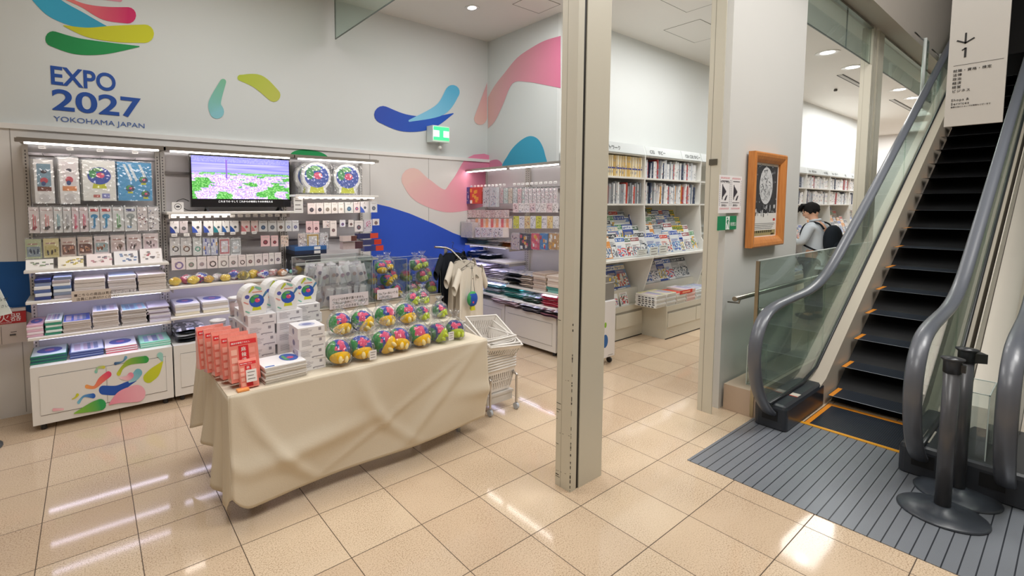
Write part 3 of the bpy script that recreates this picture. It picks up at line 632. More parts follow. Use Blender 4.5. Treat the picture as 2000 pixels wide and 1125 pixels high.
def pack(name, w, h, col, kind='disc', c2='445', c3='3A6FB0', th=.012, film=True, header=None, seed=0):
    r = random.Random(seed); m = MB(col, 'wrapped' if not film else 'satin'); m.box(-w/2, w/2, -th, 0, 0, h); y = -th-.0006
    if kind == 'disc': disc(m, 0, h*.38, w*.26, w*.26, y, c2); disc(m, 0, h*.38, w*.15, w*.15, y-.0005, c3); m.col = 'C9C3C0'; m.box(-w*.3, w*.3, y, -th, h*.80, h*.84)
    if kind == 'ring': ring(m, w*.05, h*.36, w*.2, w*.32, y, c2); ring(m, -w*.16, h*.5, w*.08, w*.12, y-.0004, c3); m.col = 'BBBBBB'; m.box(-w*.3, w*.25, y, -th, h*.85, h*.88)
    if kind == 'wave': m.col = c3; m.poly([(-w/2, y, 0), (w*.1, y, 0), (-w*.05, y, h*.25), (-w*.3, y, h*.45), (-w/2, y, h*.6)]); disc(m, w*.1, h*.45, w*.16, w*.16, y-.0004, c2)
    if kind == 'strap':
        m.col = c3; m.box(-w*.12, -w*.02, y-.004, -th, h*.15, h*.72); m.box(w*.08, w*.15, y-.003, -th, h*.25, h*.66); m.col = c2; m.box(-w*.18, w*.1, y-.006, -th, h*.12, h*.24); disc(m, w*.12, h*.22, w*.13, w*.13, y-.005, c2)
        m.col = 'D8C0C0'; m.box(-w*.4, w*.4, y, -th, h*.86, h*.9)
    if kind == 'brush':
        m.col = c2; m.box(-w*.36, w*.36, y, -th, h*.82, h*.93); disc(m, 0, h*.62, w*.34, w*.26, y-.001, c3); m.col = c3; m.box(-w*.1, w*.1, y-.002, -th, h*.2, h*.6); m.col = '6FA0D0'; m.box(-w*.3, w*.05, y-.001, -th, h*.12, h*.22)
    if kind == 'photo':
        m.col = c2; m.box(-w*.42, w*.42, y, -th, h*.1, h*.62); m.col = c3
        for k in range(7): x = -w*.36+r.random()*w*.6; z = h*(.12+.3*r.random()); m.box(x, x+w*.1, y-.0005, y, z, z+h*.16)
        m.col = 'B7867E'; m.box(-w*.35, w*.25, y-.0003, -th, h*.72, h*.78)
    if kind == 'frame': m.col = c2; m.box(-w*.44, w*.44, y, -th, h*.08, h*.94); m.col = c3; m.box(-w*.32, w*.32, y-.0008, y, h*.18, h*.84); disc(m, 0, h*.45, w*.2, w*.16, y-.0014, 'E4D8D4')
    if kind == 'box':
        for k in range(9): m.col = r.choice([c2, c3, 'FFFFFF', 'F0B030', c2]); x = -w/2+r.random()*w*.8; z = r.random()*h*.8; m.box(x, x+w*.18, y-.0002*k, -th, z, z+h*.2)
    if kind == 'towel':
        m.col = c2; m.box(-w*.36, w*.36, y, -th, h*.28, h*.90); m.col = c3; m.box(-w*.36, w*.36, y-.0004, y, h*.28, h*.38); disc(m, 0, h*.72, w*.16, h*.04, y-.0008, '3E3A4C'); disc(m, 0, h*.52, w*.2, h*.07, y-.0008, 'D04E60'); disc(m, -.004, h*.45, w*.12, h*.05, y-.0012, '2E4C86'); disc(m, 0, h*.12, w*.3, h*.1, y-.0008, 'DDDBDC')
    if kind == 'dots':
        for k in range(16): disc(m, (r.random()-.5)*w*.8, h*(.08+.8*r.random()), w*.07, w*.06, y-.0001*k, r.choice([c2, c3, c2, 'B0B4C0']), 8)
    o = m.build(name)
    if film:
        m = MB('FFFFFF', 'film'); m.box(-w/2-.004, w/2+.004, -th-.009, .004, -.004, h+.012); m.build('clear_bag', o)
    if header: m = MB(header, 'satin'); m.box(-w/2, w/2, -th-.0105, -.0, h+.004, h+.04); m.build('header_card', o)
    return o
def place(o, ax, v, rc, label, cat, group, dy=0):
    p, w, h = rc; o.location = (p.x, p.y+dy, p.z) if ax == 'Y' else (p.x+dy, p.y, p.z); o.rotation_euler = (0, 0, RZ[ax]); return tag(o, label, cat, group)
def hang(ax, v, rects, styles, name, cat, fmt, group, film=False, behind=0, desc=None):
    n = len(rects)
    for i, rc in enumerate(rects):
        R_ = rect(ax, v, *rc); st = dict(styles[i % len(styles)]); d = st.pop('d', '')
        o = pack(name, R_[1]*.98, R_[2]*.97, film=film, seed=i*7+int(rc[0]), **st); place(o, ax, v, R_, fmt.format(d=d, n=nth(i+1)), cat, group)
        for k in range(behind):
            q = dup(o, o.location+Vector((0, .03*(k+1), .0) if ax == 'Y' else (.03*(k+1), 0, 0)), RZ[ax]); q['label'] = 'twin tucked behind '+fmt.format(d=d, n=nth(i+1)).replace('white ', '').replace('small ', '')
# left unit, top row: towels, bag, folder
for k, (rc, st, lab, cat) in enumerate([
    ((70, 312, 108, 397), dict(col='F3F1F0', kind='towel', c2='7FA0B4', c3='7C3E32'), 'long white towel pack with blue picture, leftmost of the top hanging row', 'towel pack'),
    ((119, 308, 157, 398), dict(col='F6F4F3', kind='towel', c2='F4EDEE', c3='EE9A62'), 'long white towel pack with small red and blue prints, second on top row', 'towel pack'),
    ((164, 314, 228, 392), dict(col='F4F5F0', kind='none'), 'square white drawstring pack with big round globe print', 'printed bag'),
    ((232, 318, 298, 392), dict(col='4FA6DC', kind='none'), 'glossy light blue folder pack with small red prints', 'folder')]):
    R_ = rect('Y', 2.33, *rc); o = pack(['towel_pack', 'towel_pack', 'printed_bag', 'folder_pack'][k], R_[1], R_[2], film=True, th=.02, seed=k, **st); w, h = R_[1], R_[2]
    m = MB()
    if k == 2: globe_print(m, 0, h*.62, w*.36, -.0206); m.col = '8A8FD0'; m.box(w*.06, w*.3, -.0206, -.0204, h*.06, h*.18); m.col = 'C05A50'; m.box(-w*.2, 0, -.0206, -.0204, h*.08, h*.15)
    if k == 3:
        for (a, b) in ((-.15, .32), (.25, .55), (.3, .18)): globe_print(m, a*w, b*h, w*.13, -.0206, True, '3A4A6A')
        m.col = 'E6F4FC'
        for a in (-.35, -.2, .1): m.poly([(a*w, -.0207, h*.95), ((a+.08)*w, -.0207, h*.95), ((a+.28)*w, -.0207, h*.55), ((a+.22)*w, -.0207, h*.5)])
    if k > 1: m.build('printed_picture', o)
    place(o, 'Y', 2.33, R_, lab, cat, 'large packs on the top hanging row')
    for j in (1, 2): dup(o, o.location+Vector((-.012*j, .035*j, .003*j)), 0, lab.split(',')[0]+', %s copy behind the front one' % ('next' if j == 1 else 'rearmost'))
xs = [58, 80, 107, 125, 142, 157, 175, 197, 221, 244, 269, 290, 312]
rs = [(xs[i], 403, xs[i+1]-1, 455-i*.5) for i in range(12)]
S = [dict(col='EFE4E4', kind='strap', c2='A03A4A', c3='D9707A', d='red'), dict(col='EFE8E8', kind='strap', c2='4A4448', c3='E8A0A0', d='pink'), dict(col='ECEEEE', kind='strap', c2='4F5A6A', c3='8FC4D0', d='pale blue'), dict(col='E9E9EA', kind='strap', c2='777777', c3='B5B5BA', d='grey'),
     dict(col='F2E6EA', kind='strap', c2='E0507A', c3='E8608A', d='bright pink'), dict(col='F2E6EA', kind='strap', c2='5A3A44', c3='E0507A', d='pink and brown'), dict(col='F0F2F4', kind='brush', c2='C8414A', c3='2E8EC4', d='blue brush'), dict(col='F0F2F4', kind='brush', c2='C8414A', c3='3E9ED0', d='red and blue'),
     dict(col='EFF1F2', kind='strap', c2='5A8A5A', c3='7FC08A', d='green'), dict(col='EFF1F0', kind='brush', c2='5A5A8A', c3='A0A8A8', d='grey and violet'), dict(col='EDE4E4', kind='dots', c2='A04450', c3='5A5A7A', d='speckled red'), dict(col='ECE8EA', kind='dots', c2='30304A', c3='5A5A8A', d='speckled navy')]
hang('Y', 2.31, rs, S, 'strap_pack', 'hanging pack', 'clear pack with {d} strap, {n} from left, second row of left unit', 'narrow packs in the second hanging row', film=True)
xs = [50, 85, 119, 152, 184, 216, 247, 279, 312]
rs = [(xs[i]+1, 466-i*1.6, xs[i+1]-2, 505-i*2.4) for i in range(8)]
S = [dict(col='B9C29A', kind='photo', c2='8A9AA4', c3='3A5070', d='green'), dict(col='E3D6A0', kind='photo', c2='CDBE7A', c3='55463A', d='yellow'), dict(col='D9C7BE', kind='photo', c2='7A4A3E', c3='E0A080', d='brown'), dict(col='D9C7BE', kind='photo', c2='6E4038', c3='E2A27C', d='dark brown'),
     dict(col='E6DADA', kind='photo', c2='9FB6BA', c3='C07A5A', d='blue grey'), dict(col='E6D8D6', kind='photo', c2='D9C3C0', c3='8A6A5A', d='beige'), dict(col='EADCDC', kind='photo', c2='DCC8C8', c3='8A7070', d='rosy beige'), dict(col='EFE0E0', kind='photo', c2='E3CCD0', c3='7A6468', d='pale pink')]
hang('Y', 2.31, rs, S, 'cookie_pack', 'hanging pack', 'square clear pack with {d} card, {n} from left in third row of left unit', 'square packs in the third hanging row', film=True)
# ---------------------------------------------------------------- flat goods on shelves
def flatpack(name, w, d, h, col, top=None, edge=None, kind=None, seed=0):
    r = random.Random(seed)
    if name in ('shirt_bag', 'folded_bag'):                  # soft goods in film: bulging, uneven top
        m = MB(col, 'wrapped'); a_, b_ = r.uniform(0, 6), r.uniform(0, 6)
        def sf(u, v, s_): e = min(1, 9*max(0, min(u, 1-u, v, 1-v))); return ((u-.5)*w*(1+.04*math.sin(v*11+a_)), (v-.5)*d*(1+.06*math.sin(u*9+b_)), h*.5+s_*h*.56*e**.3+h*.22*math.sin(u*8+a_)*math.sin(v*6+b_)*e)
        cf = (lambda u, v: [col, col, 'DCDCE6', '9AA0B8', col, 'F4F2F6'][int(abs(math.sin(u*7+a_)*math.cos(v*5+b_)*5.99))]) if kind else None
        m.grid(lambda u, v: sf(u, v, 1), 12, 8, cf); m.grid(lambda u, v: sf(1-u, v, -1), 12, 8)
        return m.build(name)
    m = MB(col, 'satin'); m.rbox(-w/2, w/2, -d/2, d/2, 0, h, min(.004, h*.3))
    if edge:
        m.col = edge
        for k in range(max(1, int(h/.006))): z = .003+k*.006; m.box(-w/2+.004, w/2-.004, -d/2-.0006, -d/2, z, z+.0015)
    if top: m.col = top; m.box(-w/2+.006, w/2-.006, -d/2+.006, d/2-.006, h, h+.0006)
    if kind == 'oval': m.sm = False; m.col = '4E5FB8'; m.poly([(w*.36*math.cos(2*PI*k/20), d*.3*math.sin(2*PI*k/20), h+.0012) for k in range(20)]); m.col = 'C07AB8'; m.poly([(w*.14*math.cos(2*PI*k/12), d*.12*math.sin(2*PI*k/12), h+.0018) for k in range(12)])
    if kind == 'stripes':
        for k in range(8): m.col = r.choice(['8FA6C8', 'C8B8D0', 'E4DCE6', '7E8CB8']); x = -w*.4+r.random()*w*.7; m.box(x, x+w*.12, -d*.4, d*.3, h, h+.0008+.0001*k)
    if kind == 'front': m.col = '8890C0'; m.box(-w*.3, w*.3, -d/2-.001, -d/2, h*.35, h*.75)
    return m.build(name)
def stack(name, cat, lab, rc_px, zsh, n, col, y=2.36, d=.3, group=None, w=None, cols=None, ax='Y', h=None, top=None, edge=None, kind=None, jit=.004, last=None):
    # rc_px: left and right photo x at the front edge and y of the stack bottom; zsh: shelf height; n items of total height h
    x0, x1, yp = rc_px; f = atY if ax == 'Y' else atX
    a, b = f(x0, yp, y-d/2 if ax == 'Y' else y-d/2), f(x1, yp, y-d/2); w = (b-a).length*.96; c = (a+b)/2
    hh = h/n; r = random.Random(x0+yp); prev = {}
    for k in range(n):
        cc = (cols or [col])[k % len(cols or [col])]; lastk = (k == n-1); key = (cc, lastk)
        loc = (c.x+r.uniform(-jit, jit), y+r.uniform(-jit, jit), zsh+.0005+k*hh) if ax == 'Y' else (y+r.uniform(-jit, jit), c.y+r.uniform(-jit, jit), zsh+.0005+k*hh)
        rot = RZ[ax]+r.uniform(-.02, .02)
        L = lab.format(n='topmost' if lastk else '%s from bottom' % nth(k+1)); g = group or lab.split('{')[0].strip(' ,')
        if key in prev: dup(prev[key], loc, rot, L, g)
        else:
            o = flatpack(name, w, d, hh*.94, cc, top if lastk else None, edge, kind if lastk else None, k); o.location = loc; o.rotation_euler = (0, 0, rot); tag(o, L, cat, g); prev[key] = o
# trays of small boxes on the first shelf
for k, (x0, x1, yb, c, t_, l) in enumerate([(50, 106, 527, 'F3F0EC', '8AA07E', 'with a green landscape strip'), (113, 165, 523, 'F6F0E2', 'C8B24A', 'with a yellow print'), (169, 220, 519, 'F6EAEA', 'C08A94', 'with pink lettering'), (223, 271, 515, 'F2F0F2', '7A90B8', 'with a blue emblem'), (274, 318, 512, 'F7F2F3', 'B86A74', 'with red sprigs, rightmost')]):
    R_ = rect('Y', 2.22, x0, yb-18-k*2, x1, yb); w, h = R_[1]*.97, R_[2]; m = MB(c, 'satin'); m.prism([(0, 0), (.14, 0), (.14, h), (.05, h)], lambda u, v, q: (-w/2+q, u, v), w); rr = random.Random(k)
    for j in range(14):
        m.col = rr.choice([t_, t_, 'D9CFCB', '8F8A90']); u = (rr.random()-.5)*w*.8; s_ = rr.uniform(.2, .75); m.poly([(u, .05*s_-.0008, h*s_), (u+.02, .05*s_-.0008, h*s_), (u+.02, .05*(s_+.12)-.0008, h*(s_+.12)), (u, .05*(s_+.12)-.0008, h*(s_+.12))])
    o = m.build('confectionery_box'); o.location = (R_[0].x, 2.20, 1.196); tag(o, 'flat white sweets box %s on the top shelf' % l, 'box', 'sweets boxes standing in a row')
stack('towel', 'towel', 'folded navy and white towel, {n} of pile at far left of second shelf', (67, 101, 582), .966, 6, '3D4F8E', cols=['3C4A86', 'E8ECF4', '5B6FA8', 'F4F4F6', '8FA0C8', '2E3C78'], h=.155)
stack('towel', 'towel', 'folded white and blue towel, {n} of pile left of the shelf notice', (104, 141, 580), .966, 7, 'E6EDF4', cols=['B8B0B8', '8C98B0', 'E4EBF2', '6C88B8', 'F5F7FA'], h=.165)
stack('art_book', 'book', 'large white art book, {n} of pile behind the shelf notice', (144, 207, 575), .966, 4, 'EFE9E4', edge='B8A8A0', h=.135)
stack('art_book', 'book', 'pale blue topped book, {n} of pile right of the shelf notice', (212, 268, 572), .966, 5, 'E9E4E6', top='C9D8EE', edge='A89C9C', h=.14)
stack('art_book', 'book', 'thick cream book, {n} of pile at right end of second shelf', (270, 326, 566), .966, 5, 'F0E8E2', edge='A89890', h=.135)
stack('picture_pack', 'flat pack', 'pink flat pack, {n} of pile at far left of third shelf', (52, 86, 661), .696, 5, 'EBC9D6', cols=['E6B9CC', 'F2E4EA'], h=.09, kind='oval')
stack('picture_pack', 'flat pack', 'green flat pack, {n} of pile second from left on third shelf', (88, 122, 657), .696, 6, '4FA58C', cols=['3E9A7E', 'E4F2EE'], h=.11, kind='stripes')
stack('art_book', 'book', 'blue covered book, {n} of pile on third shelf', (123, 180, 653), .696, 6, 'E2D9D4', top='3F63CC', edge='9A8880', h=.085, kind='stripes')
stack('art_book', 'book', 'grey topped picture book, {n} of tall pile on third shelf', (182, 234, 646), .696, 9, 'E8E0DC', top='D9DCEC', edge='9A8C88', h=.14, kind='stripes')
stack('art_book', 'book', 'sky blue topped book, {n} of tall pile on third shelf', (238, 288, 639), .696, 9, 'E4DEDC', top='9FD0E4', edge='948C90', h=.125, kind='stripes')
stack('folder', 'folder', 'lilac flat folder, {n} of loose pile at right end of third shelf', (290, 333, 633), .696, 10, 'E2DCEC', cols=['D9D4E8', 'F1EEF4', 'B9B0C4'], h=.13, jit=.012)
stack('placemat', 'placemat', 'green edged placemat with oval print, {n} of pile at left of cabinet top', (58, 132, 716), .486, 5, '3E9078', cols=['2F7F68', '2C5A6A'], top='DDEFF2', h=.06, kind='oval')
stack('placemat', 'placemat', 'blue edged placemat, {n} of pile second on cabinet top', (136, 204, 704), .486, 6, '4C60A4', cols=['3A4C92', '8C9CCC'], top='DCE2F4', h=.055, kind='stripes')
stack('placemat', 'placemat', 'white placemat with oval print and red edge, {n} of pile on cabinet top', (206, 270, 692), .486, 6, 'E4E0E6', cols=['D46878', 'F3F1F4'], top='EFEFF6', h=.05, kind='oval')
stack('placemat', 'placemat', 'mint green placemat, {n} of pile at right of cabinet top', (274, 335, 683), .486, 5, '8FD8BE', cols=['7FCFB4', 'D8F4EA'], top='A6E2CC', h=.045, kind='stripes')
def notice(lab, rc, ax='Y', v=2.17, lines=2, col='D9CBBF', tilt=0, txt=None, tc='4A3E3A', name='notice_card'):
    p, w, h = rect(ax, v, *rc); m = MB(col, 'satin'); m.box(-w/2, w/2, -.003, 0, 0, h); o = m.build(name); o.location = p; o.rotation_euler = (-tilt, 0, RZ[ax]); tag(o, lab, 'notice')
    if txt:
        for i, s in enumerate(txt): text(s, h*.62/len(txt), (-w*.44, -.0036, h*(.86-(i+1)*.78/len(txt))), FACE_S, tc, o)
    else:
        m = MB(tc); 
        for i in range(lines): z = h*(.78-.55*i/max(1, lines-1 or 1)); m.box(-w*.36, w*(.34-.12*(i % 2)), -.0036, -.003, z, z+h*.045)
        m.build('printed_lines', o)
    return o
notice('beige notice card with two lines standing before the books, left unit', (141, 566, 218, 586), txt=['■こちらの商品は見本でございます', '  店員にお声がけください'])
# ---------------------------------------------------------------- television
t = thing('television', 'black flat television showing a city view with white captions', 'television', (0, 0, 0))
a, b = atY(370, 302, 2.33), atY(569, 412, 2.33); x0, x1, z1, z0 = a.x, b.x, 2.125, 1.655
t.location = (x0, 2.34, 1.616); w, h = x1-x0, .47
m = MB('17161A', 'gloss'); m.box(0, w, 0, .05, .038, .038+h); m.build('housing', t)
rr = random.Random(5)
from mathutils import noise as NZE
def scr(u, v):
    q = NZE.noise(Vector((u*14, v*22, 3))); g = NZE.noise(Vector((u*5, v*7, 9)))
    if v > .86: return hexmix('7C80F0', '9A9AF8', rr.random())
    if v > .64: return hexmix('6E70DC', 'A9A8F6', min(1, max(0, .5+.9*NZE.noise(Vector((u*2, v*26, 1))))))
    if v > .56: return rr.choice(['6FB06A', '7FBC7A', '5FA85A']) if q+.2*(u > .5) > -.05 else rr.choice(['9C90E0', 'B0A4EA'])
    if g+(.35 if (u < .16 or u > .76) and v < .42 else -.12)+.3*q > .12: return rr.choice(['3F8F3A', '58A84E', '4C9A44', '7CB870'])
    return rr.choice(['C6AEF0', 'B79CE4', 'D9C8F6', '9C86D0', 'E4D8F8', 'A898E8', 'C8B8E8'])
m = MB(mat='screen'); m.grid(lambda u, v: (.013+u*(w-.026), -.0008, .038+.075+v*(h-.088)), 90, 46, lambda u, v: scr(u, v)); m.col = '7A5AB0'; m.box(w*.33, w*.345, -.0012, -.0008, .30, .47)
m.smooth = [False]*len(m.f); m.build('screen', t)
o = text('これまでの そして これからの地球とその未来伝える', .02, (w*.25, -.0012, .082), FACE_S, 'FFFFFF', t, 'caption_text', 'screen'); o.scale = (.55*w/max(v.co.x for v in o.data.vertices), 1, 1)
for x in (.12, w-.12): m = MB('101012', 'satin'); m.prism([(-.02, .038), (.02, .038), (.09, 0), (.075, 0), (0, .028), (-.075, 0), (-.09, 0)], lambda u, v, q: (x+q, u+.02, v), .018); m.build('foot', t)
m = MB('1A1A1C', 'satin'); m.tube(smoothpath([(-.01, .03, .09), (-.06, .02, .11), (-.11, .01, .08), (-.06, .0, .03), (-.02, .0, .01), (.05, -.02, .006)]), .0035, 5); m.build('cable', t)
p, w_, h_ = rect('Y', 2.2, 337, 392, 360, 410); m = MB('F4F2F2', 'satin'); m.box(-w_/2, w_/2, 0, .06, 0, .08); ring(m, 0, .042, .024, .028, -.0006, '333338'); disc(m, 0, .042, .016, .009, -.0006, '55555A')
o = m.build('player_box'); o.location = (p.x, 2.22, 1.6165); tag(o, 'small white box with a round black emblem left of the television', 'box')
notice('white tag card with green and blue waves hanging beside the television', (574, 386, 592, 416), v=2.19, col='F6F4F2', lines=3, name='wave_card')
# keyring rows of the middle unit
bw = [(332, 350, 'wave', 'F4F4F8', '555B66', '2F4FB0', 'dark blue wave'), (351, 367, 'disc', 'CFC9CF', '5A5A60', '777777', 'grey disc'), (375, 394, 'wave', 'F6F6FA', '5A5F66', '3D5FC4', 'blue wave'), (398, 416, 'wave', 'F6F6FA', '6B5A58', '3D5FC4', 'blue wave and brown disc'), (417, 433, 'wave', 'F4F8F8', '4A5A66', '2A8FA0', 'teal wave'), (434, 448, 'wave', 'F4F8FA', '6A7076', '2F6FC0', 'bright blue wave'), (449, 466, 'wave', 'F6F8FA', '54606A', '1F5FC0', 'blue arch'),
      (471, 488, 'wave', 'F4E0E0', 'D05868', 'EF8E98', 'coral'), (490, 504, 'wave', 'F6E4E4', 'D0606C', 'F0A0A6', 'pale coral'), (505, 522, 'disc', 'EEF2F8', '3C5A80', '6A86B0', 'navy disc'), (523, 540, 'disc', 'F0F4F8', '6A7688', '8A98A8', 'slate disc'), (541, 555, 'disc', 'F2F2F4', '6A5A58', '8A6A64', 'brown disc'), (557, 569, 'disc', 'F4F6FA', '3A56A8', 'C8D4F0', 'blue ring'), (570, 583, 'disc', 'F2F4FA', '5A6898', 'A8A8D0', 'violet ring')]
for i, (x0, x1, k, c, c2, c3, d) in enumerate(bw):
    hang('Y', 2.33, [(x0, 431-i*.1, x1, 455-i*.3)], [dict(col=c, kind=k, c2=c2, c3=c3)], 'keyring_card', 'keyring card', 'white keyring card, %s, %s from left under the television' % (d, nth(i+1)), 'keyring cards under the television', behind=1 if i % 2 else 0)
b2 = [(332, 352, 'ring', 'E9E6E6', '4A4448', 'C8A23A', 'gold charm'), (353, 374, 'ring', 'E9E6E6', '6A4A40', 'C87A3A', 'orange charm'), (377, 394, 'ring', 'EBEDEC', '2E9A80', '7AB8B0', 'green ring'), (396, 411, 'box', 'C9CCE4', '3048B0', '5A6CC0', 'blue patch'), (412, 425, 'box', 'D5D8EA', '3A58C0', 'E0E0F0', 'blue figure'), (428, 449, 'frame', 'F2E9EA', 'D07A84', 'E9E4EE', 'red frame'), (450, 470, 'frame', 'ECECEE', 'B0B4B8', 'DADDE2', 'grey frame'),
      (509, 527, 'disc', 'F0C8CC', '6A3A44', 'A04A5A', 'pink card'), (529, 543, 'disc', 'EFCBCE', '6A3A44', '9A4450', 'pink and maroon card'), (548, 563, 'dots', 'E8D2C6', '8A5A4A', '5A7A4A', 'beige dotted card')]
for i, (x0, x1, k, c, c2, c3, d) in enumerate(b2):
    hang('Y', 2.32, [(x0, 464 if x0 < 480 else 459, x1, 498 if x0 < 480 else 481)], [dict(col=c, kind=k, c2=c2, c3=c3)], 'charm_pack', 'keyring card', 'clear charm pack with %s, %s from left, middle hanging row' % (d, nth(i+1)), 'charm packs in the middle hanging row', film=x0 < 480)
xs = [335, 363, 385, 404, 426, 447, 465, 481, 497, 513, 525, 536, 550]
for i in range(12):
    x0 = xs[i]; x1 = xs[i+1]-1
    hang('Y', 2.31, [(x0, 502-i*.9, x1, 527-i*1.1)], [dict(col=['EFE2E2', 'EDE6E4', 'EEE4E4'][i % 3], kind='ring' if i in (0, 3, 4, 6) else 'disc', c2=['8A7AA8', '7A8A7A', 'A89AA0', '5A504E', '9A908E', '7E7A76', '5A4A48', '7A5050', '6A5458', '6E5A60', '5A5A70', '62607A'][i], c3='B09A9A')], 'badge_card', 'badge card', 'small pinkish badge card, %s from left in lowest hanging row of middle unit' % nth(i+1), 'badge cards in the lowest hanging row')
for k, c in enumerate(('9FC4DE', 'B0C4E8', '9ADCC8')):
    p = atY(552+k*8, 527+k*1.5, 2.25); m = MB(c, 'satin'); m.ball((0, 0, 0), .018, 12, 8); o = m.build('ball_charm'); m = MB('9A9CA0', 'metal'); m.tube([(0, 0, .017), (0, 0, .11)], .0015, 5); m.build('chain', o); o.location = p; tag(o, 'small %s ball charm on a chain at right end of middle unit' % ('light blue', 'lavender', 'mint')[k], 'charm', 'ball charms')
# right unit of the back wall
cw = [(600, 616, 'disc', 'F0E6E6', '4A4650', '6A6670', 'black disc'), (617, 631, 'disc', 'EFE8E8', '45414C', '60606C', 'dark disc'), (632, 646, 'disc', 'F4F0EE', '8A8078', 'A09890', 'grey disc'), (647, 659, 'disc', 'F2EEEC', '90887E', 'A8A098', 'taupe disc'), (660, 671, 'disc', 'FAF6F4', 'E0D8D0', 'C0B4A8', 'pale print'), (673, 689, 'disc', 'EAF0F0', '4A6A88', '6A8AA8', 'blue disc'), (690, 702, 'disc', 'F6E8EA', '3A5A90', 'E07A88', 'blue and pink print'), (703, 718, 'wave', 'EEEEF2', '5A6470', '4A6ACC', 'blue wave'), (722, 736, 'disc', 'E8E8EA', '565C68', '8088A0', 'slate disc')]
for i, (x0, x1, k, c, c2, c3, d) in enumerate(cw):
    hang('Y', 2.32, [(x0, 396-i*.4, x1, 418-i*.4)], [dict(col=c, kind=k, c2=c2, c3=c3)], 'badge_card', 'badge card', 'small card with %s, %s from left, top row by the mural' % (d, nth(i+1)), 'badge cards in the top row by the mural', behind=i % 2)
c2_ = [(597, 610, 431, 455, 'F0CDD0', '6A3A48', 'pink'), (611, 623, 431, 455, 'F0CDD0', '6A3A48', 'rose'), (630, 643, 430, 445, 'EFE4E2', 'C89A8A', 'cream'), (644, 657, 430, 461, 'EDE4E0', '7A6A68', 'long cream'), (663, 674, 429, 443, 'EAE8EE', '5A5AA8', 'blue printed'), (680, 690, 429, 443, 'ECE6E4', '6A5A54', 'brown printed'), (692, 708, 430, 452, 'F0E8E6', '5A5A6A', 'white'), (710, 726, 428, 452, 'D8D0D8', 'D0508A', 'colourful'), (727, 740, 427, 440, 'EDE6E6', '7A6A6A', 'small white')]
for i, (x0, x1, y0, y1, c, cc, d) in enumerate(c2_):
    hang('Y', 2.30, [(x0, y0, x1, y1)], [dict(col=c, kind='dots' if i in (2, 7) else 'disc', c2=cc, c3='8A6A70')], 'charm_pack', 'keyring card', 'small %s charm card, %s from left, second row by the mural' % (d, nth(i+1)), 'charm cards in the second row by the mural')
for i, (x0, x1, c, k, d) in enumerate([(582, 597, 'E9D8D2', 'dots', 'brown dotted notebook'), (598, 623, 'EFE6DA', 'frame', 'cream card with a gold frame'), (624, 640, 'E8E4E6', 'dots', 'white dotted notebook with blue figure')]):
    R_ = rect('Y', 2.28, x0, 456, x1, 486); o = pack('framed_card', R_[1], R_[2], c, kind=k, c2='C9A24A' if k == 'frame' else '8A6458', c3='F6F0EC', film=True, seed=i); place(o, 'Y', 2.28, R_, d+' leaning above the blue boxes', 'card', None)
for i, (x0, x1, y0, y1, a_, b_) in enumerate([(693, 732, 455, 465, '2E3060', 'E0503A'), (703, 738, 467, 477, '40406E', 'D8402E'), (705, 742, 479, 489, '3A4288', 'E04C38'), (664, 702, 471, 485, 'D8C4C4', '5A3A44'), (663, 690, 460, 470, 'E0CCC8', '6A4038')]):
    R_ = rect('Y', 2.26-.03*i, x0, y0, x1, y1); o = pack('sweets_box', R_[1], R_[2], a_, kind='none', film=False, th=.08); m = MB(b_, 'satin'); w = R_[1]; m.box(w*.1, w/2, -.0812, -.0801, 0, R_[2]); m.build('printed_picture', o); rr = random.Random(i)
    place(o, 'Y', 2.26, R_, ['navy and orange sweets box, uppermost of the three beside the mural', 'navy and red sweets box, middle of the three beside the mural', 'blue and red sweets box, lowest of the three beside the mural', 'pink and brown dotted sweets box on the front of right-hand unit', 'small brown dotted sweets box above the larger dotted one'][i], 'box', 'sweets boxes beside the mural')
for i, (y0, c) in enumerate([(497, '2C3550'), (489, '3A6AA8')]):
    p, w, h = rect('Y', 2.2, 578, y0-8, 640, y0); m = MB(c, 'satin'); m.box(-w/2, w/2, -.0, .26, 0, h); m.col = 'F1EEEE'; m.box(w*.1, w*.3, -.0012, 0, h*.15, h*.85); o = m.build('flat_box'); o.location = (p.x, 2.22, p.z); tag(o, ['dark navy flat box with white tag, lower of the two', 'blue flat box with white tag on top of the navy one'][i], 'box', 'flat boxes on right-hand unit')
m = MB('20242E', 'satin'); m.box(-.13, .13, 0, .28, 0, .20); o = m.build('display_crate'); o.location = (1.20, 2.2, .985); tag(o, 'black crate under the navy flat boxes', 'crate')
# round cushion packs
def cushion(lab, x, yc, rx):
    p = atY(x, yc, 2.28); s = rx; t = thing('globe_cushion', lab, 'cushion', (p.x, 2.3, 1.777), 0, 'round globe cushions on the upper shelf'); m = MB('F2F2EE', 'fabric')
    out = [(s*1.12*math.cos(a), .16+s*1.08*math.sin(a)) for a in [math.radians(-52+k*284/22) for k in range(23)]]+[(-s*.72, 0.03), (-s*.74, 0), (s*.74, 0), (s*.72, .03)]
    m.prism(out, lambda u, v, w: (u, -.03+w, v+.02), .06); m.build('cushion_body', t)
    m = MB(); globe_print(m, 0, .185, s*.95, -.0306); m.build('printed_picture', t); m = MB('FFFFFF', 'film'); m.box(-s*1.2, s*1.2, -.045, .04, 0, .325); m.build('clear_bag', t); return t
c_ = cushion('round globe cushion in clear bag, left of the two on upper shelf', 618, 346, .135)
dup(c_, c_.location+Vector((-.05, .07, 0)), .1, 'white globe cushion edge tucked behind the left front cushion')
cushion('round globe cushion in clear bag, right of the two on upper shelf', 678, 346, .135)
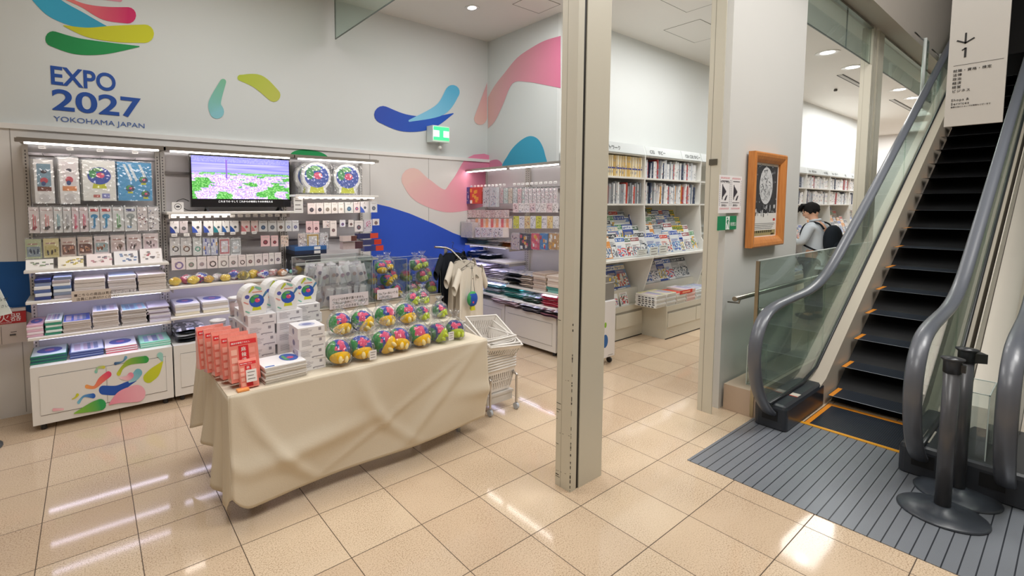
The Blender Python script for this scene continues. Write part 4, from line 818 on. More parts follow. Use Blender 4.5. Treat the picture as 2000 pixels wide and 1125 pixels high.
# middle unit shelf of little plush bags
def lump(nm_, lab, p, s, cols, cat='soft toy', group=None, bag=True, sq=(1, .8, .7)):
    rr = random.Random(int(p.x*1000)+int(p.z*77)); ph = [rr.uniform(0, 6) for _ in range(4)]
    m = MB(cols[0], 'plush'); m.ball((0, 0, s*sq[2]*.95), (s*sq[0], s*sq[1], s*sq[2]), 16, 10, lambda d: cols[int((math.sin(d.x*3+ph[0])+math.sin(d.y*4+ph[1])+math.sin(d.z*3.4+ph[2])+3)/6*len(cols)) % len(cols)], lambda d: 1+.10*math.sin(d.x*5+ph[3])*math.cos(d.z*4))
    o = m.build(nm_); o.location = p; tag(o, lab, cat, group)
    if bag: m = MB('FFFFFF', 'film'); m.ball((0, 0, s*sq[2]), (s*sq[0]*1.15, s*sq[1]*1.15, s*sq[2]*1.15), 12, 8, def_=lambda d: 1+.1*math.sin(d.x*9+d.z*7+ph[0])); m.build('clear_bag', o)
    return o
Yc = ['E8C32E', 'F0D048', 'E6B828']; Bc = ['3A50B0', '5A6CC8', 'F0EEF4', 'D0507A', '7A58A8', '5A9A5A']
for i, (x, s, cc, d) in enumerate([(342, .045, Yc, 'yellow'), (364, .05, Bc, 'blue and pink'), (378, .045, Yc, 'golden yellow'), (392, .055, Bc, 'blue speckled'), (408, .04, ['C8962E', 'D8A838'], 'orange'), (425, .045, ['F0E8E8', 'D0C0C8', '8AA88A'], 'white'), (441, .04, Yc, 'pale yellow'), (458, .055, Bc, 'silver and blue'), (476, .05, ['C8A83A', '8A7A3A', 'D8C860'], 'olive'), (496, .05, Yc, 'lemon yellow'), (514, .05, Bc, 'violet and white'), (534, .045, ['E0C8C8', 'C88A8A', 'F0E4E0'], 'pink'), (552, .045, ['C88A5A', 'B8703A', 'F0E0D0'], 'brown')]):
    p = atY(x, 560, 2.22+.05*(i % 2)); p.z = .986; lump('soft_toy', 'small %s soft toy in bag, %s from left on middle unit shelf' % (d, nth(i+1)), p, s, cc, group='small bagged soft toys', sq=(1.1, .8, .8))
notice('long beige notice strip in front of the small soft toys', (478, 545, 540, 562), v=2.15, lines=2)
for j, (x0, x1, yb, l) in enumerate([(342, 392, 615, 'left'), (396, 448, 607, 'right')]):
    stack('towel', 'towel', 'white bagged towel with oval print, {n} of %s pile on middle unit' % l, (x0, x1, yb), .721, 4, 'EDEBF0', cols=['E9DFC8', 'F2F0F4', 'D8CFC8', 'F4F3F7'], h=.10, kind='oval', d=.32)
stack('shirt_bag', 'bagged shirt', 'black folded shirt in clear bag, {n} of pile on middle cabinet top', (345, 405, 668), .486, 5, '3B3E44', cols=['2F3238', '55585E', 'D9DADD', '2F3238', '44474D'], h=.12, kind='stripes', d=.34)
# ================================================================ front table with its cloth
TX0, TX1, TY0, TY1, TZ = 0.0, 1.75, .17, 1.02, .70
t = thing('folding_table', 'folding table hidden beneath the beige cloth, grey feet showing', 'table', (0, 0, 0))
m = MB('C9C5BE', 'satin'); m.box(TX0+.01, TX1-.01, TY0+.01, TY1-.01, TZ-.03, TZ-.004); m.build('tabletop', t)
for x in (.13, 1.6):
    for y in (.30, .92):
        m = MB('B4B6B4', 'metal'); m.box(x-.012, x+.012, y-.012, y+.012, .0, TZ-.03); m.build('leg', t)
CL = 'DACFBB'
m = MB(CL, 'fabric'); rr = random.Random(2)
m.rbox(TX0-.006, TX1+.006, TY0-.006, TY1+.006, TZ-.003, TZ, .004)
def zhem(s):                                                 # hem height along the front, s 0..1
    return .075+.03*max(0, 1-s/.06)**2*3+.04*s
def front(u, v):
    x = TX0-.006+u*(TX1-TX0+.012); z = TZ-.001-v*(TZ-zhem(u)); fold = math.sin(v*PI)**.6
    y = TY0-.007-.03*v*(1-v)+.018*math.sin(u*9+v*5)*v-.028*math.exp(-((u-.035-.24*v**1.5)/.022)**2)*v**.5*(1-v**6)*min(1, u/.05)-.024*math.exp(-((u-.42-.25*v*v)/.03)**2)*fold-.022*math.exp(-((u-.97+.4*v)/.03)**2)*fold-.012*math.exp(-((u-.98+.75*v)/.03)**2)*fold-.03*math.exp(-((v-.5-.3*abs(u-.6))/.09)**2)*(.5+.5*math.sin(u*7))
    return (x, y, z)
m.grid(front, 90, 34)
def side(u, v):                                              # left drop with deep folds
    y = TY0-.010+u*(TY1-TY0+.014)-.02*v*(u < .001); dep = [.60, .52, .34, .38, .44, .50][min(5, int(u*5.99))]; dep = (.535+.085*min(1, u/.05) if u < .22 else .62-.24*math.sin(min(1, (u-.22)/.5)*PI/2)+.10*max(0, (u-.72)/.28))
    z = TZ-.001-v*dep; x = TX0-.006-.012*v*min(1, u/.1)-(.028*math.sin(u*26)+.02*math.sin(u*47+1))*v*v**.3*min(1, u/.1)-.05*v*(u > .6)*(u-.6)*2
    return (x, y, z)
m.grid(side, 60, 18)
m.grid(lambda u, v: (TX1+.007+.01*math.sin(u*14)*v, TY0-.007+u*(TY1-TY0+.014), TZ-.001-v*.5), 30, 8)
tc = m.build('tablecloth'); md = tc.modifiers.new('t', 'SOLIDIFY'); md.thickness = .002; md.offset = -1; tag(tc, 'beige cloth draped over the front table, hanging nearly to the floor', 'tablecloth')
# ---- white cartons
def carton(w=.162, d=.165, h=.064, win=False):
    m = MB('EDEBEE', 'satin'); m.box(-w/2, w/2, -d/2, d/2, 0, h); y = -d/2-.0006; rr = random.Random(1)
    m.col = '9E9AA2'
    for k in range(6): z = h*(.82-.1*k); x = -w*.40; m.box(x, x+w*(.25+.2*rr.random()), y, -d/2, z, z+.0018)
    for a in ((.05, .42, .18, .28), (.0, .06, .12, .26), (.16, .2, .1, .14), (.26, .36, .62, .9)): m.box(w*a[0], w*a[1], y, -d/2, h*a[2], h*a[3]-.001)
    disc(m, 0, 0, 0, 0, 0, '9E9AA2', 3)
    m.col = '8A86A0'; n = 12; m.poly([(-w/2-.0006, .018*math.cos(2*PI*k/n), h*.5+.018*math.sin(2*PI*k/n)) for k in range(n)][::-1])
    m.col = 'B9BCD6'; m.poly([(w*.3*math.cos(2*PI*k/16), d*.26*math.sin(2*PI*k/16), h+.0006) for k in range(16)]); m.col = '7E84B4'; m.poly([(w*.18*math.cos(2*PI*k/16), d*.14*math.sin(2*PI*k/16), h+.0012) for k in range(16)])
    return m.build('carton')
c0 = None
def put_carton(x, y, k, lab, rz=0, g='white cartons stacked on the table'):
    global c0; loc = (x, y, TZ+.001+k*.0645)
    if c0 is None: c0 = carton(); c0.location = loc; c0.rotation_euler = (0, 0, rz); tag(c0, lab, 'box', g); return
    dup(c0, loc, rz, lab, g)
for k in range(4): put_carton(.488, .365, k, 'white carton, %s from bottom of the separate stack nearest the soft toys' % nth(k+1), .03*(-1)**k)
for cx, cy, n, d in ((.262, .575, 5, 'front left column'), (.43, .575, 4, 'front middle column'), (.262, .745, 5, 'second row left column'), (.43, .745, 5, 'second row middle column'), (.60, .70, 5, 'right rear column'), (.43, .912, 5, 'rearmost column')):
    for k in range(n): put_carton(cx+.006*math.sin(k*3+cx*9), cy, k, 'white carton, %s from bottom in %s of big stack' % (nth(k+1), d), .02*math.sin(k*5+cy*7))
put_carton(.432, .59, 4, 'white carton on top of front middle column, under a globe box', .05)
def globe_box(lab, x, y, z, rz=0):                           # carton with an arched printed front panel
    t = thing('arched_box', lab, 'box', (x, y, z), rz, 'arched globe print boxes'); w, h = .15, .175; out = [(-w*.42, 0), (w*.42, 0), (w*.46, h*.3)]+[(w*.52*math.cos(a), h*.5+h*.5*math.sin(a)) for a in [PI*(k/14) for k in range(15)]]+[(-w*.46, h*.3)]
    m = MB('F2F1F0', 'satin'); m.prism(out, lambda u, v, q: (u, q, v), .10); m.build('carton_body', t)
    m = MB(); globe_print(m, w*.06, h*.46, w*.29, -.0006, True, '2E5BC0'); disc(m, -w*.3, h*.62, w*.09, w*.08, -.0006, '5A60B8')
    f = lambda u, v: (u, -.0008, v); swoosh(m, [(-w*.2, h*.78), (-w*.06, h*.92)], [w*.03, w*.055], 'B8C83A', 'C9D43A', f); swoosh(m, [(w*.05, h*.93), (w*.22, h*.86)], [w*.03, w*.05], '7FC0AE', '8FCFC0', f)
    swoosh(m, [(-w*.42, h*.45), (-w*.28, h*.38)], [w*.02, w*.03], 'E0908A', 'E8A8A0', f); swoosh(m, [(w*.3, h*.55), (w*.44, h*.72)], [w*.03, w*.05], '3F6FA8', '5A90B8', f); swoosh(m, [(-w*.36, h*.14), (-w*.24, h*.08)], [w*.02, w*.03], '6FB8A0', '8FCDB8', f)
    m.col = 'E0A090'; m.box(-w*.1, w*.28, -.0008, 0, h*.74, h*.78); m.build('printed_picture', t); return t
za = TZ+.001+5*.0645+.001
globe_box('arched box with globe print, leftmost on top of the cartons', .235, .52, za, .04)
globe_box('arched box with globe print, front one of the middle pair', .425, .53, za, .03); globe_box('arched box tucked behind the middle globe print box', .40, .66, za, .03); globe_box('arched box with globe print, right one set farther back', .60, .66, za, .03)
# ---- red snack packs
def snack(lab, loc, rot=(0, 0, 0), sc=1, parent_group='red snack packs at the table corner'):
    w, h = .15, .24; m = MB('F08A7A', 'wrapped'); m.prism([(-.035, 0), (.035, 0), (.012, h*.9), (.004, h), (-.004, h), (-.012, h*.9)], lambda u, v, q: (-w/2+q, u, v), w)
    o = m.build('snack_pack'); k = MB('E0383E', 'satin'); q = lambda z: -.0355+.0235*z/(h*.9)-.0008
    def r(x0, x1, z0, z1, c, e=0): k.col = c; k.poly([(x0, q(z0)-e, z0), (x1, q(z0)-e, z0), (x1, q(z1)-e, z1), (x0, q(z1)-e, z1)])
    r(-w*.45, w*.45, h*.80, h*.9, 'E2343A'); r(-w*.18, w*.16, h*.05, h*.78, 'D82830', .0005); rr = random.Random(4)
    for i in range(8): r(-w*.44+(i % 2)*w*.62, -w*.24+(i % 2)*w*.62, h*(.08+.17*(i//2)), h*(.2+.17*(i//2)), ['F7B9A8', 'F49A8C'][i % 2], .0003)
    k.build('printed_picture', o)
    [text(ch, .026, (-w*.10, q(h*zz)-.002, h*zz), (PI/2-.1, 0, 0), 'FFF4EC', o) for ch, zz in (('麻', .66), ('辣', .54), ('湯', .42), ('麺', .30))]; text('横浜中華街フカヒレ', .011, (-w*.42, q(h*.84)-.0022, h*.83), (PI/2-.1, 0, 0), 'FFFFFF', o)
    o.location = loc; o.rotation_euler = rot; o.scale = (sc,)*3; tag(o, lab, 'snack', parent_group); return o
s0 = snack('red snack pack, foremost of the upright row at table corner', (.105, .275, TZ+.03), (-.12, 0, .04))
for i in range(1, 5): dup(s0, (.105-.024*i, .275+.085*i, TZ+.03), rot=(-.12, 0, .03*i), label='red snack pack, %s behind the foremost in the upright row' % nth(i), group='red snack packs at the table corner')
snack('smaller red snack pack leaning before the others by the price card', (.115, .222, TZ+.003), (-.22, 0, .05), .62)
m = MB('F2A05A', 'satin'); m.rbox(-.03, .03, -.02, .02, 0, .012, .004); o = m.build('snack_bag'); o.location = (.075, .195, TZ+.001); tag(o, 'tiny flat orange packet at the very corner of the table', 'snack')
p = notice('white price card standing before the red snack packs', (482, 722, 502, 745), v=.19, col='F4F0EE', tilt=.2, lines=3)
m = MB('EAD9C6', 'satin'); m.box(-.05, .03, .42, .80, TZ+.001, TZ+.022); m.box(-.05, -.042, .42, .80, TZ, TZ+.125); m.box(.022, .03, .42, .80, TZ+.022, TZ+.06); m.box(-.042, .022, .79, .80, TZ+.022, TZ+.12); m.box(-.042, .022, .30, .31, TZ, TZ+.03); 
m = MB('BFAF98', 'satin'); m.box(0, .02, 0, .3, 0, .13); m.box(.02, .09, .29, .3, 0, .13); o = m.build('display_carton'); o.location = (.005, .66, TZ+.001); tag(o, 'plain brown display carton side behind the red snack packs', 'box')
# ---- brochure stack
prev = None
for k in range(9):
    loc = (.305+.004*math.sin(k*2.3), .30+.004*math.cos(k*1.7), TZ+.001+k*.0105); rz = .05+.02*math.sin(k*3.1); L = 'landscape picture booklet, %s from bottom of the pile beside the red packs' % nth(k+1)
    if prev and k < 8: dup(prev, loc, rz, L)
    else:
        o = flatpack('booklet', .235, .19, .0098, 'D9D3CC' if k < 8 else 'F2F1F3', None, None)
        if k == 8:
            m = MB('3A62B8', 'satin'); m.poly([(.055+.05*math.cos(2*PI*i/20), .01+.07*math.sin(2*PI*i/20), .0106) for i in range(20)]); m.col = 'D0507A'; m.poly([(.06+.02*math.cos(2*PI*i/10), .02*math.sin(2*PI*i/10), .0112) for i in range(10)]); m.col = '5AA06A'; m.poly([(.02, -.03, .0110), (.04, -.05, .0110), (.04, .06, .0110), (.02, .04, .011)]); m.col = '3A6AB8'; m.box(-.11, -.06, -.09, -.075, .0098, .0105); m.build('printed_picture', o); L = 'landscape picture booklet with blue globe cover, topmost of its pile'
        o.location = loc; o.rotation_euler = (0, 0, rz); tag(o, L, 'booklet', 'picture booklets in a pile'); prev = prev or o
# ---- clear tubs
def tub(lab, x, y, z, r=.045, h=.11):
    t = thing('clear_tub', lab, 'tub', (x, y, z), 0, 'clear lidded tubs'); m = MB(mat='acrylic'); m.lathe([(r*.85, 0), (r, h)], 24); m.build('cup', t); m = MB('E9E6E8', 'satin'); m.lathe([(r*1.08, h), (r*1.08, h+.008), (r*.7, h+.012), (r*.7, h+.006), (.001, h+.006)], 24); m.build('lid', t)
    m = MB('E4C8CC', 'satin'); m.lathe([(r*.80, .004), (r*.92, h*.8)], 20); m.col = 'C0424E'; m.box(-.012, .012, -r*.95, -r*.9, .015, .04); m.build('contents', t); return t
tub('clear lidded tub with pale contents, upper of the front pair', .095, .86, TZ+.127); tub('clear lidded tub beneath the front one', .095, .86, TZ+.001); tub('tall clear tub right of the front pair', .215, .90, TZ+.127); tub('clear tub in the rear pile, lower', .215, .90, TZ+.001); tub('clear tub on top of the rear pile', .215, .90, TZ+.253)
# ---- globe soft toys
def globe_toy(lab, loc, r, rng, green=False, rot=None, group='globe soft toys in clear bags'):
    rr = random.Random(rng); t = thing('globe_toy', lab, 'soft toy', loc, 0, group, rot)
    pk = Vector((rr.uniform(-.35, .3), -.70, .62)).normalized(); gd = Vector((-.95, -.05, .1+rr.uniform(-.3, .4))).normalized(); g2 = Vector((.3, .7, .5)).normalized(); ph = rr.uniform(0, 6)
    sea = '2B45A8' if not green else '34387A'
    def cf(d):
        w = .10*math.sin(d.x*9+ph)+.08*math.sin(d.z*11+ph*2)
        if d.dot(pk) > .87+w*.6: return 'F0507E'
        if d.dot(gd) > .52+w*2 or d.dot(g2) > .78+w: return '3C9A48' if not green else '4E8A5A'
        return sea
    m = MB(mat='plush'); m.ball((0, 0, r), (r, r*.92, r*.94), 28, 18, cf); m.build('ball', t)
    y = 'FFC81E' if not green else 'B9C93A'; ang = rr.choice([rr.uniform(-.2, .4), rr.uniform(-.9, -.3), rr.uniform(-.3, .2)])
    m = MB(y, 'plush'); m.xf = Matrix.Translation((0, 0, r)) @ Matrix.Rotation(ang, 4, 'Y') @ Matrix.Rotation(-.35, 4, 'X')
    m.ball((0, -r*.32, -r*.46), (r*.86, r*.76, r*.56), 18, 10); m.build('cap', t)
    for sx in (-1, 1):
        k = MB('F5DFA0' if not green else 'C9D860', 'plush'); k.xf = m.xf; k.ball((sx*r*.25, -r*.93, -r*.72), (r*.17, r*.2, r*.30), 10, 7); k.build('nub', t)
    m = MB('FFFFFF', 'film')
    prof = [(r*.9, 0), (r*1.14, r*.35), (r*1.17, r*1.1), (r*1.0, r*1.75), (r*.5, r*2.2), (r*.22, r*2.42), (r*.38, r*2.75), (r*.62, r*3.0)]; n = 18; rows = []
    for j, (q, z) in enumerate(prof): rows.append([m.add(((q*(1+.09*math.sin(k*2.7+j*1.9+ph)))*math.cos(2*PI*k/n), (q*(1+.09*math.sin(k*2.7+j*1.9+ph)))*math.sin(2*PI*k/n), z+(.14*r*math.sin(k*3.1+ph) if j > 5 else 0))) for k in range(n)])
    m.sm = False
    for a, b in zip(rows, rows[1:]):
        for k in range(n): m.face([a[k], a[(k+1) % n], b[(k+1) % n], b[k]])
    m.build('clear_bag', t); return t
m = MB('E4DACB', 'satin'); m.box(.62, 1.72, .48, .74, TZ, TZ+.09); m.box(.95, 1.72, .74, 1.0, TZ, TZ+.15); o = m.build('display_riser'); tag(o, 'low beige display step under the rear globe soft toys', 'riser')
row1 = [(664, .27), (708, .27), (752, .29), (783, .29), (822, .29)]
for i, (x, y) in enumerate(row1): p = atY(x, 690, y); globe_toy('globe soft toy with yellow cap, %s from left in front row' % nth(i+1), (p.x, y+.03, TZ+.001), .076, 10+i)
for i, (x, y) in enumerate([(856, .30), (891, .30)]): p = atY(x, 690, y); globe_toy('globe soft toy with lime cap, %s at right end of front row' % ('left one' if i == 0 else 'right one'), (p.x, y+.02, TZ+.001), .068, 30+i, True)
for i, (x, y) in enumerate([(664, .60), (706, .58), (752, .62), (792, .60)]): p = atY(x, 640, y); globe_toy('globe soft toy with yellow cap, %s from left in raised row' % nth(i+1), (p.x, y, TZ+.091), .076, 50+i)
for i, (x, y) in enumerate([(824, .60), (858, .60), (884, .62)]): p = atY(x, 640, y); globe_toy('globe soft toy with lime cap, %s from left in raised row' % nth(i+1), (min(p.x, 1.66), y, TZ+.091), .055, 70+i, True)
for i, (x, y) in enumerate([(805, .87), (824, .86), (850, .86)]): p = atY(x, 605, y); globe_toy('globe soft toy with lime cap, %s from left on the highest step' % nth(i+1), (min(p.x, 1.66), y, TZ+.151), .055, 80+i, True)
notice('small white price card between the front yellow capped toys', (722, 684, 735, 702), v=.20, col='F6F2F2', lines=3); notice('small white price card before the lime capped toys', (876, 648, 886, 664), v=.20, col='F6F2F2', lines=3)
# ================================================================ rear counter with clear bins
m = MB('D9CDBB', 'satin'); m.box(.95, 1.545, 1.46, 1.86, 0, .78); m.box(1.55, 2.33, 1.46, 1.86, 0, .78); m.col = '6E6558'; m.box(1.545, 1.55, 1.465, 1.86, 0, .775); m.box(.95, 2.33, 1.458, 1.46, .772, .776); m.box(2.326, 2.332, 1.458, 1.86, 0, .776)
o = m.build('counter'); tag(o, 'beige counter behind the table carrying the clear bins', 'counter')
def bin_(lab, x0, x1, h, d=.34):
    t = thing('clear_bin', lab, 'bin', (x0, 1.47, .781), 0, 'clear acrylic bins on the rear counter'); w = x1-x0; m = MB(mat='acrylic')
    for a in ((0, w, 0, .004), (0, w, d-.004, d), (0, .004, 0, d), (w-.004, w, 0, d)): m.box(*a, 0, h)
    m.build('walls', t); m = MB('F2F6F8', 'satin')
    for x in (0, w-.003): m.box(x, x+.003, 0, .003, 0, h); m.box(x, x+.003, d-.003, d, 0, h)
    m.box(0, w, 0, .003, h-.003, h); m.box(0, w, d-.003, d, h-.003, h); m.build('edges', t)
bin_('large clear bin full of small silvery pouches', .90, 1.53, .43); bin_('clear bin filled with yellow capped globe toys', 1.55, 1.90, .38); bin_('clear bin filled with lime green capped toys', 1.93, 2.30, .36)
pp = None; rr = random.Random(12)
for k in range(44):
    a, b_ = k % 11, k//11; x = .945+.054*a+rr.uniform(-.01, .01); y = 1.50+.075*(b_ % 2)+rr.uniform(0, .03); z = .786+.19*(b_//2)+.02*(b_ % 2)+rr.uniform(0, .015)
    L = 'small silvery pouch, %s from left in %s layer of the big clear bin' % (nth(a+1), ['lower front', 'lower rear', 'upper front', 'upper rear'][b_])
    if k < 4:
        m = MB(['DDD8DE', 'E6E0E4', 'CFC9D2', 'E2D6DA'][k], 'wrapped'); w, h = .062, .16; m.grid(lambda u, v: ((u-.5)*w, -.010*math.sin(u*PI)*math.sin(v*PI)*1.2, v*h), 4, 6); m.grid(lambda u, v: ((.5-u)*w, .012*math.sin(u*PI)*math.sin(v*PI), v*h), 4, 6)
        m.sm = False; m.col = 'F4F2F4'; m.box(-w*.4, w*.4, -.004, -.002, h*.86, h*.92); disc(m, 0, h*.45, w*.3, w*.26, -.0155, ['A88A98', '9A8EA0', 'B8A0A0', '8E8698'][k]); o = m.build('pouch'); o.location = (x, y, z); protos = (globals().get('protos') or [])+[o]; tag(o, L, 'pouch', 'silvery pouches in the clear bin')
    else: o = dup(protos[k % 4], (x, y, z), label=L)
    o.rotation_euler = (rr.uniform(-.25, .1), rr.uniform(-.35, .35), rr.uniform(-.4, .4))
for i, (x, z) in enumerate([(1.61, .785), (1.72, .785), (1.83, .785), (1.61, .91), (1.72, .90), (1.83, .92), (1.66, 1.02), (1.79, 1.03)]): globe_toy('globe toy with yellow cap, %s in %s layer of the middle clear bin' % (nth(i % 3+1), ['bottom', 'middle', 'top'][i//3]), (x, 1.56+.1*(i % 2), z), .060, 90+i)
for i, (x, z) in enumerate([(2.0, .785), (2.12, .785), (2.24, .785), (2.0, .90), (2.13, .90), (2.24, .91), (2.05, 1.02), (2.2, 1.02)]): globe_toy('globe toy with lime cap, %s in %s layer of the right clear bin' % (nth(i % 3+1), ['bottom', 'middle', 'top'][i//3]), (x, 1.56+.1*(i % 2), z), .060, 110+i, True)
notice('pale notice card with printed lines hung on the big clear bin', (645, 573, 720, 600), v=1.45, col='E9DFE2', txt=['バッジは中身が選べません', 'ご購入は1会計につき10個まで', 'とさせていただきます']); notice('small pale notice card hung on the middle clear bin', (737, 564, 778, 583), v=1.45, col='F0E4E8', txt=['Na-Tan ぬいぐるみ', '600円(税込)'])
# ================================================================ garment rack with the T-shirt
t = thing('garment_rack', 'grey metal rack with a sloping arm holding hangers', 'rack', (2.46, 1.6, 0)); m = MB('B9B6AE', 'metal'); m.box(-.012, .012, -.012, .012, 0, 1.22); m.build('post', t)
m = MB('B9B6AE', 'metal'); m.tube([(-.14, 0, 1.24), (.0, 0, 1.225), (.05, -.03, 1.20), (.17, -.33, .93)], .011, 8); m.build('sloping_arm', t); m = MB('8E8C88', 'satin'); m.rbox(-.22, .22, -.2, .2, .0, .02, .02); m.build('base', t)
def shirt(lab, x, y, z, col, dark=False):
    t = thing('hanging_shirt', lab, 'shirt', (x, y, z), .25); m = MB(col, 'fabric')
    def body(u, v, s):
        top = .0 if v == 0 else 0; w = .20+.02*v; sh = -.05*abs(u*2-1)**1.4*(1-v); neck = -.045*max(0, 1-abs(u*2-1)/.30)*(1-v) if s < 0 else -.015*max(0, 1-abs(u*2-1)/.3)*(1-v)
        return ((u-.5)*2*w, s*(.018+.01*math.sin(u*16+v*2)*v+.006*math.sin(u*31)), sh+neck-.60*v)
    m.grid(lambda u, v: body(u, v, -1), 34, 16); m.grid(lambda u, v: body(1-u, v, 1), 34, 16); m.build('body', t)
    for s in (-1, 1):
        k = MB(col, 'fabric'); k.grid(lambda u, v: (s*(.185+.09*v+.012*math.cos(2*PI*u)), .028*math.sin(2*PI*u), -.055-.17*v+(.055 if v < .5 else .055)*math.cos(2*PI*u)*.9), 14, 6); k.build('sleeve', t)
    k = MB('4A4644', 'metal'); k.tube([(-.19, 0, -.03), (0, 0, .035), (.19, 0, -.03), (-.19, 0, -.03)], .0025, 5); k.tube(smoothpath([(0, 0, .035), (0, 0, .065), (.018, 0, .085), (0, 0, .10), (-.012, 0, .09)]), .0022, 5); k.build('wire_hanger', t)
    if not dark: k = MB('6A5A50', 'satin'); k.ball((.0, -.03, -.13), .006, 8, 5); k.build('button', t)
    return t
shirt('white T-shirt on a wire hanger facing the table', 2.55, 1.30, 1.06, 'E8E0D2')
shirt('second white T-shirt close behind the front one', 2.53, 1.40, 1.12, 'E4DCCE'); shirt('dark T-shirt hanging rearmost on the sloping arm', 2.49, 1.52, 1.19, '22262E', True)
t = thing('globe_pendant', 'blue globe pendant hanging on a long dark cord before the T-shirt', 'pendant', (2.50, 1.21, .74)); m = MB(); m.ball((0, 0, 0), (.065, .03, .078), 20, 12, lambda d: 'E8506E' if d.dot(Vector((-.1, -.9, -.3))) > .93 else ('3E9A5A' if d.x < -.55 or d.z > .75 else '1F4FB0')); m.build('globe', t)
m = MB('D6D62E', 'satin'); m.prism([(-.02, -.115), (.03, -.115), (.022, -.065), (-.015, -.065)], lambda u, v, w: (u, w-.01, v), .02); m.build('foot_tag', t); m = MB('2A2A2E', 'satin'); m.tube([(-.02, 0, .06), (0, .01, .33), (.03, 0, .06), (.05, 0, -.06)], .0025, 5); m.tube([(-.02, 0, .06), (-.03, 0, -.1)], .0025, 5); m.build('cord', t)
# ================================================================ shopping baskets on a wheeled stand
def basket():
    W0, D0, H0 = .315, .41, .20; m = MB('E9E4DE', 'satin'); q = .80
    def P(a, b, v): s = q+(1-q)*v; return ((a-.5)*W0*s, (b-.5)*D0*s, v*H0)
    walls = [lambda u: (u, 0), lambda u: (1, u), lambda u: (1-u, 1), lambda u: (0, 1-u)]
    for f in walls:
        n = 13
        for k in range(n+1):
            u = k/n; p0 = Vector(P(*f(u), .12)); p1 = Vector(P(*f(u), .80)); d = (Vector(P(*f(min(1, u+.02)), .5))-Vector(P(*f(max(0, u-.02)), .5))).normalized()*.0055
            m.poly([p0-d, p0+d, p1+d, p1-d])
        for v0, v1 in ((0, .12), (.42, .47), (.80, 1)):
            m.poly([P(*f(0), v0), P(*f(1), v0), P(*f(1), v1), P(*f(0), v1)])
    m.poly([P(0, 0, 0.0), P(1, 0, 0), P(1, 1, 0), P(0, 1, 0)][::-1])
    o = Vector((0, 0, 0)); R = [Vector(P(a, b, 1)) for a, b in ((0, 0), (1, 0), (1, 1), (0, 1), (0, 0))]
    m.tube(R, .0085, 6); o = m.build('shopping_basket'); s = o.modifiers.new('s', 'SOLIDIFY'); s.thickness = .003
    h = MB('DAD5CF', 'satin'); h.tube(smoothpath([(-W0*.46, -.10, H0), (-W0*.30, -.17, H0+.004), (W0*.30, -.17, H0+.004), (W0*.46, -.10, H0)]), .005, 6); h.build('handle', o); return o
b0 = None
for k in range(12):
    L = 'white shopping basket, %s from bottom of the nested stack' % nth(k+1); loc = (2.09, .56, .155+.0225*k)
    if b0 is None: b0 = basket(); b0.location = loc; tag(b0, L, 'basket', 'nested shopping baskets')
    else: dup(b0, loc, label=L)
dup(b0, (2.11, .56, .455), label='topmost white shopping basket tilted with its mouth to the front', rot=(.42, .06, -.12)); dup(b0, (2.10, .56, .43), label='white shopping basket just under the tilted topmost one', rot=(.28, .04, -.06))
t = thing('basket_stand', 'wheeled chrome stand under the nested white shopping baskets', 'stand', (2.09, .56, 0))
m = MB('C9C4BE', 'satin'); m.box(-.15, .15, -.19, .19, .13, .15); m.box(-.14, .14, -.185, -.18, .07, .13); m.build('tray', t)
for x, y in ((-.135, -.22), (.135, -.24), (-.135, .2), (.135, .2)):
    m = MB('C9C5C2', 'metal'); m.tube(smoothpath([(x, y*.8, .30), (x, y, .29), (x, y, .25), (x, y, .05)]), .010, 8); l = m.build('leg', t); m = MB('B8BEC6', 'satin'); m.xf = Matrix.Translation((x, y, .028)) @ Matrix.Rotation(PI/2, 4, 'Y'); m.lathe([(.026, -.012), (.026, .012)], 14); m.build('caster', l)
# ================================================================ goods on the side wall units
def xhang(x0, x1, stp, y0, y1, v, name, cat, fmt, group, pal, film=False, kinds=('dots',)):
    n = int((x1-x0)/stp); pr = {}
    for i in range(n):
        a = x0+i*stp; R_ = rect('X', v, a, y0, a+stp*.92, y1); c = pal[i % len(pal)]; k = kinds[i % len(kinds)]
        o = pack(name, R_[1], R_[2], c[0], kind=k, c2=c[1], c3=c[2], film=film, seed=i+int(x0)); place(o, 'X', v, R_, fmt.format(n=nth(i+1), d=c[3] if len(c) > 3 else ''), cat, group)
PK = [('F0DDE0', 'C8506A', '8A5A6A'), ('EFE8EA', '7A6A78', 'D08A98'), ('F2E2E4', 'D8687C', '5A5A68'), ('EDE9EC', '8A8A98', 'C0A0A8')]
for i, (x0, x1, c, c2, d) in enumerate([(908, 922, '3E4C9A', 'E8E8F2', 'navy snowflake'), (923, 946, 'D8402E', 'F0A030', 'orange red'), (949, 961, 'EDEEF2', '5A5A78', 'white'), (962, 975, 'E6E9F0', '7A88A8', 'pale blue')]):
    R_ = rect('X', 3.60, x0, 366, x1, 398 if i < 2 else 404); o = pack('craft_pack', R_[1], R_[2], c, kind='box' if i == 1 else 'dots', c2=c2, c3=c2, film=i > 1, seed=i, th=.05); place(o, 'X', 3.6, R_, '%s printed hanging pack at left of side wall units' % d, 'hanging pack', None)
xhang(976, 1040, 9, 368, 397, 3.62, 'sweets_pack', 'hanging pack', 'small red and white pack, {n} from left in top side wall row', 'small packs in the top side wall row', [('F0D0D4', 'D8384E', 'E8808A'), ('E0E8E4', '6FA890', 'D8384E'), ('E9D8C8', 'B07A5A', 'D05060'), ('E4E6E6', '8A9490', 'A0A8A0')], True)
xhang(1026, 1092, 8, 368, 398, 3.60, 'pen_pack', 'hanging pack', 'narrow pink footed pack, {n} from left in top row of near unit', 'narrow packs in the top row of the near unit', [('EDE2E6', '6A5A68', 'E0507A'), ('F0E6E8', '7A5060', 'E8608A')], True)
